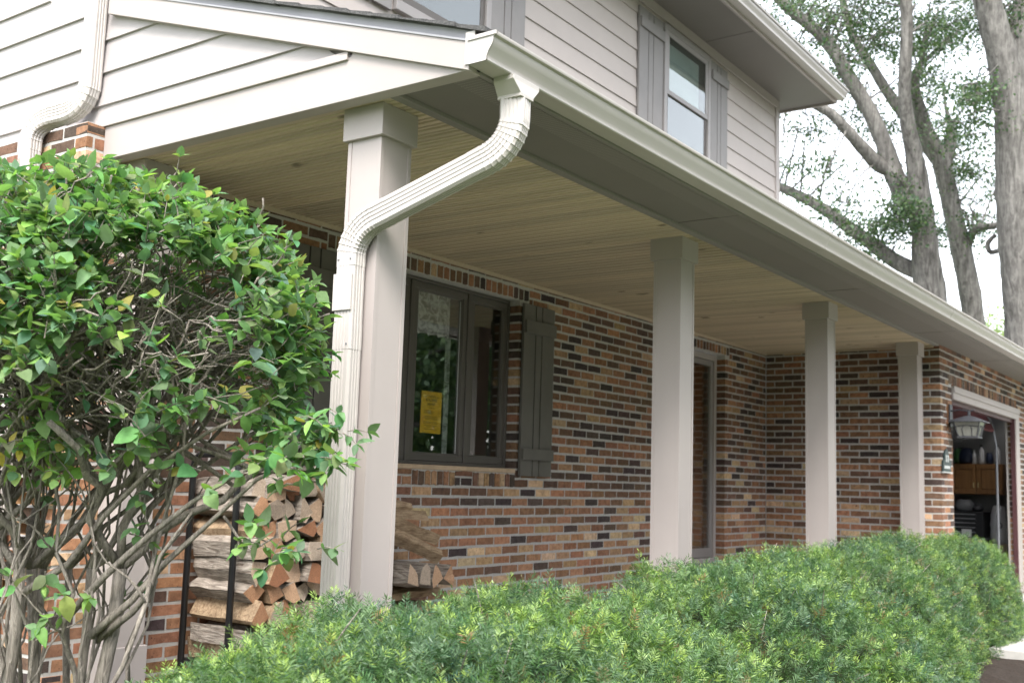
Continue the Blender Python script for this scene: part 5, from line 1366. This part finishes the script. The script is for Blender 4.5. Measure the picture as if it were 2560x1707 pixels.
tree("thick pale trunked locust tree at the right edge, nearest the driveway", [
    ([Vector((f3[0], f3[1], GZ - .1)), (1250, 1560, D3), (1225, 1300, D3), (1215, 1080, D3), (1205, 880, D3), (1200, 700, D3), (1190, 520, D3), (1165, 350, D3), (1125, 200, D3), (1085, 60, D3), (1050, -80, D3), (1000, -300, D3)], [260, 160, 150, 160, 168, 160, 150, 140, 120, 112, 104, 80]),
    ([(1190, 420, D3), (1200, 280, D3 + .1), (1215, 150, D3 + .2), (1240, 20, D3 + .3), (1290, -150, D3 + .4)], [110, 100, 86, 76, 60]),
    ([(1200, 1110, D3 + .6), (1150, 1130, D3 + .6), (1090, 1150, D3 + .6), (1075, 1110, D3 + .6), (1110, 1070, D3 + .5)], [22, 20, 22, 22, 16])],
    f3, clus(12, 900, 1080, 120, 560, 15.5, 17) + clus(10, 1090, 1230, -50, 120, 16, 17.5) + clus(20, 900, 1500, -700, -100, 15, 18), 28, .054)
# distant pale foliage at the far right
far = thing("distant_tree", P(2510, 900, 34.0) - Vector((0, 0, P(2510, 900, 34.0).z - GZ)), "pale green distant tree low behind the thick trunk", "tree")
far_c = [P(2500 + tr_r.uniform(-60, 140), tr_r.uniform(790, 900), tr_r.uniform(32, 36)) for _ in range(60)]
V, Q, col = leaf_cloud(far_c, 60, (.45, .45, .35), .10, tr_n, [(0.24, 0.30, 0.14), (0.28, 0.34, 0.17), (0.2, 0.26, 0.12)]); o = big_mesh("crown", V, Q, "leaf_mass", far, col); o["kind"] = "stuff"
fq = far.location; MB().tube([(fq.x, fq.y, GZ - .1), (fq.x + .1, fq.y, GZ + 2.5), (fq.x, fq.y + .1, GZ + 5)], [.2, .16, .08], 8).build("trunk", "tree_bark", far)
# trees across the lawn, behind the camera: the porch windows mirror them, and some are added to hold back low sky
for i, (x, y, h, lb) in enumerate(((13.0, -11.5, 8.5, "broad tree across the lawn mirrored in the porch window"), (19.0, -14.5, 10.5, "taller tree across the lawn, behind the broad one"), (9.0, -19.0, 9.0, "tree on the far side of the lawn in front of the house"), (25.0, -8.5, 9.0, "tree across the lawn beyond the driveway"), (1.0, -20.0, 11.0, "tall tree straight across the lawn from the porch"), (-7.0, -19.0, 10.0, "tree across the lawn to the left of the tall one"), (-15.0, -14.0, 9.5, "tree at the left end of the lawn row"), (16.0, -24.0, 12.0, "tallest tree at the back of the lawn row"), (31.0, -16.0, 11.0, "last tree of the lawn row toward the street"))):
    t = thing("lawn_tree", (x, y, GZ - .4), lb, "tree", "trees across the lawn"); gz = GZ - .4
    m = MB(); m.tube(cr_smooth([Vector((x, y, gz)), Vector((x + .1, y, gz + h * .25)), Vector((x - .1, y + .1, gz + h * .5)), Vector((x, y, gz + h * .8))], 3), [.28 - .024 * k for k in range(10)], 9)
    for k in range(7):
        a = k * 2.4; z0 = gz + h * (.3 + .06 * k); m.tube([(x, y, z0), (x + math.cos(a) * 1.2, y + math.sin(a) * 1.2, z0 + .8), (x + math.cos(a) * 2.4, y + math.sin(a) * 2.4, z0 + 1.3)], [.10, .06, .03], 6)
    m.build("trunk", "tree_bark", t, True)
    cs = []
    for k in range(150):
        d_ = Vector((tr_r.gauss(0, 1), tr_r.gauss(0, 1), tr_r.gauss(0, 1))).normalized() * tr_r.uniform(.55, 1); cs.append((x + d_.x * h * .34, y + d_.y * h * .34, gz + h * .66 + d_.z * h * .36))
    V, Q, col = leaf_cloud(cs, 120, (.5, .5, .4), .15, tr_n, TC); o = big_mesh("crown", V, Q, "leaf_mass", t, col); o["kind"] = "stuff"

# leaf belt added out of view behind the camera to block low sky
wc = []
wr = random.Random(31)
for i in range(760):
    a = math.radians(wr.uniform(172, 340)); R = wr.uniform(24, 31); top = 8.5 + 2.2 * math.sin(a * 9) + 1.2 * math.sin(a * 23)
    if a < math.radians(215): top *= 0.62
    wc.append((2 + R * math.cos(a), -2 + R * math.sin(a), GZ - .8 + wr.uniform(0.2, 1) * top))
V, Q, col = leaf_cloud(wc, 60, (1.0, 1.0, .85), .45, tr_n, TC)
o = big_mesh("horizon_blocker", V, Q, "leaf_mass", None, col); tag(o, "added dense belt of trees, out of view, holding back low sky light", "horizon_blocker", kind="stuff")
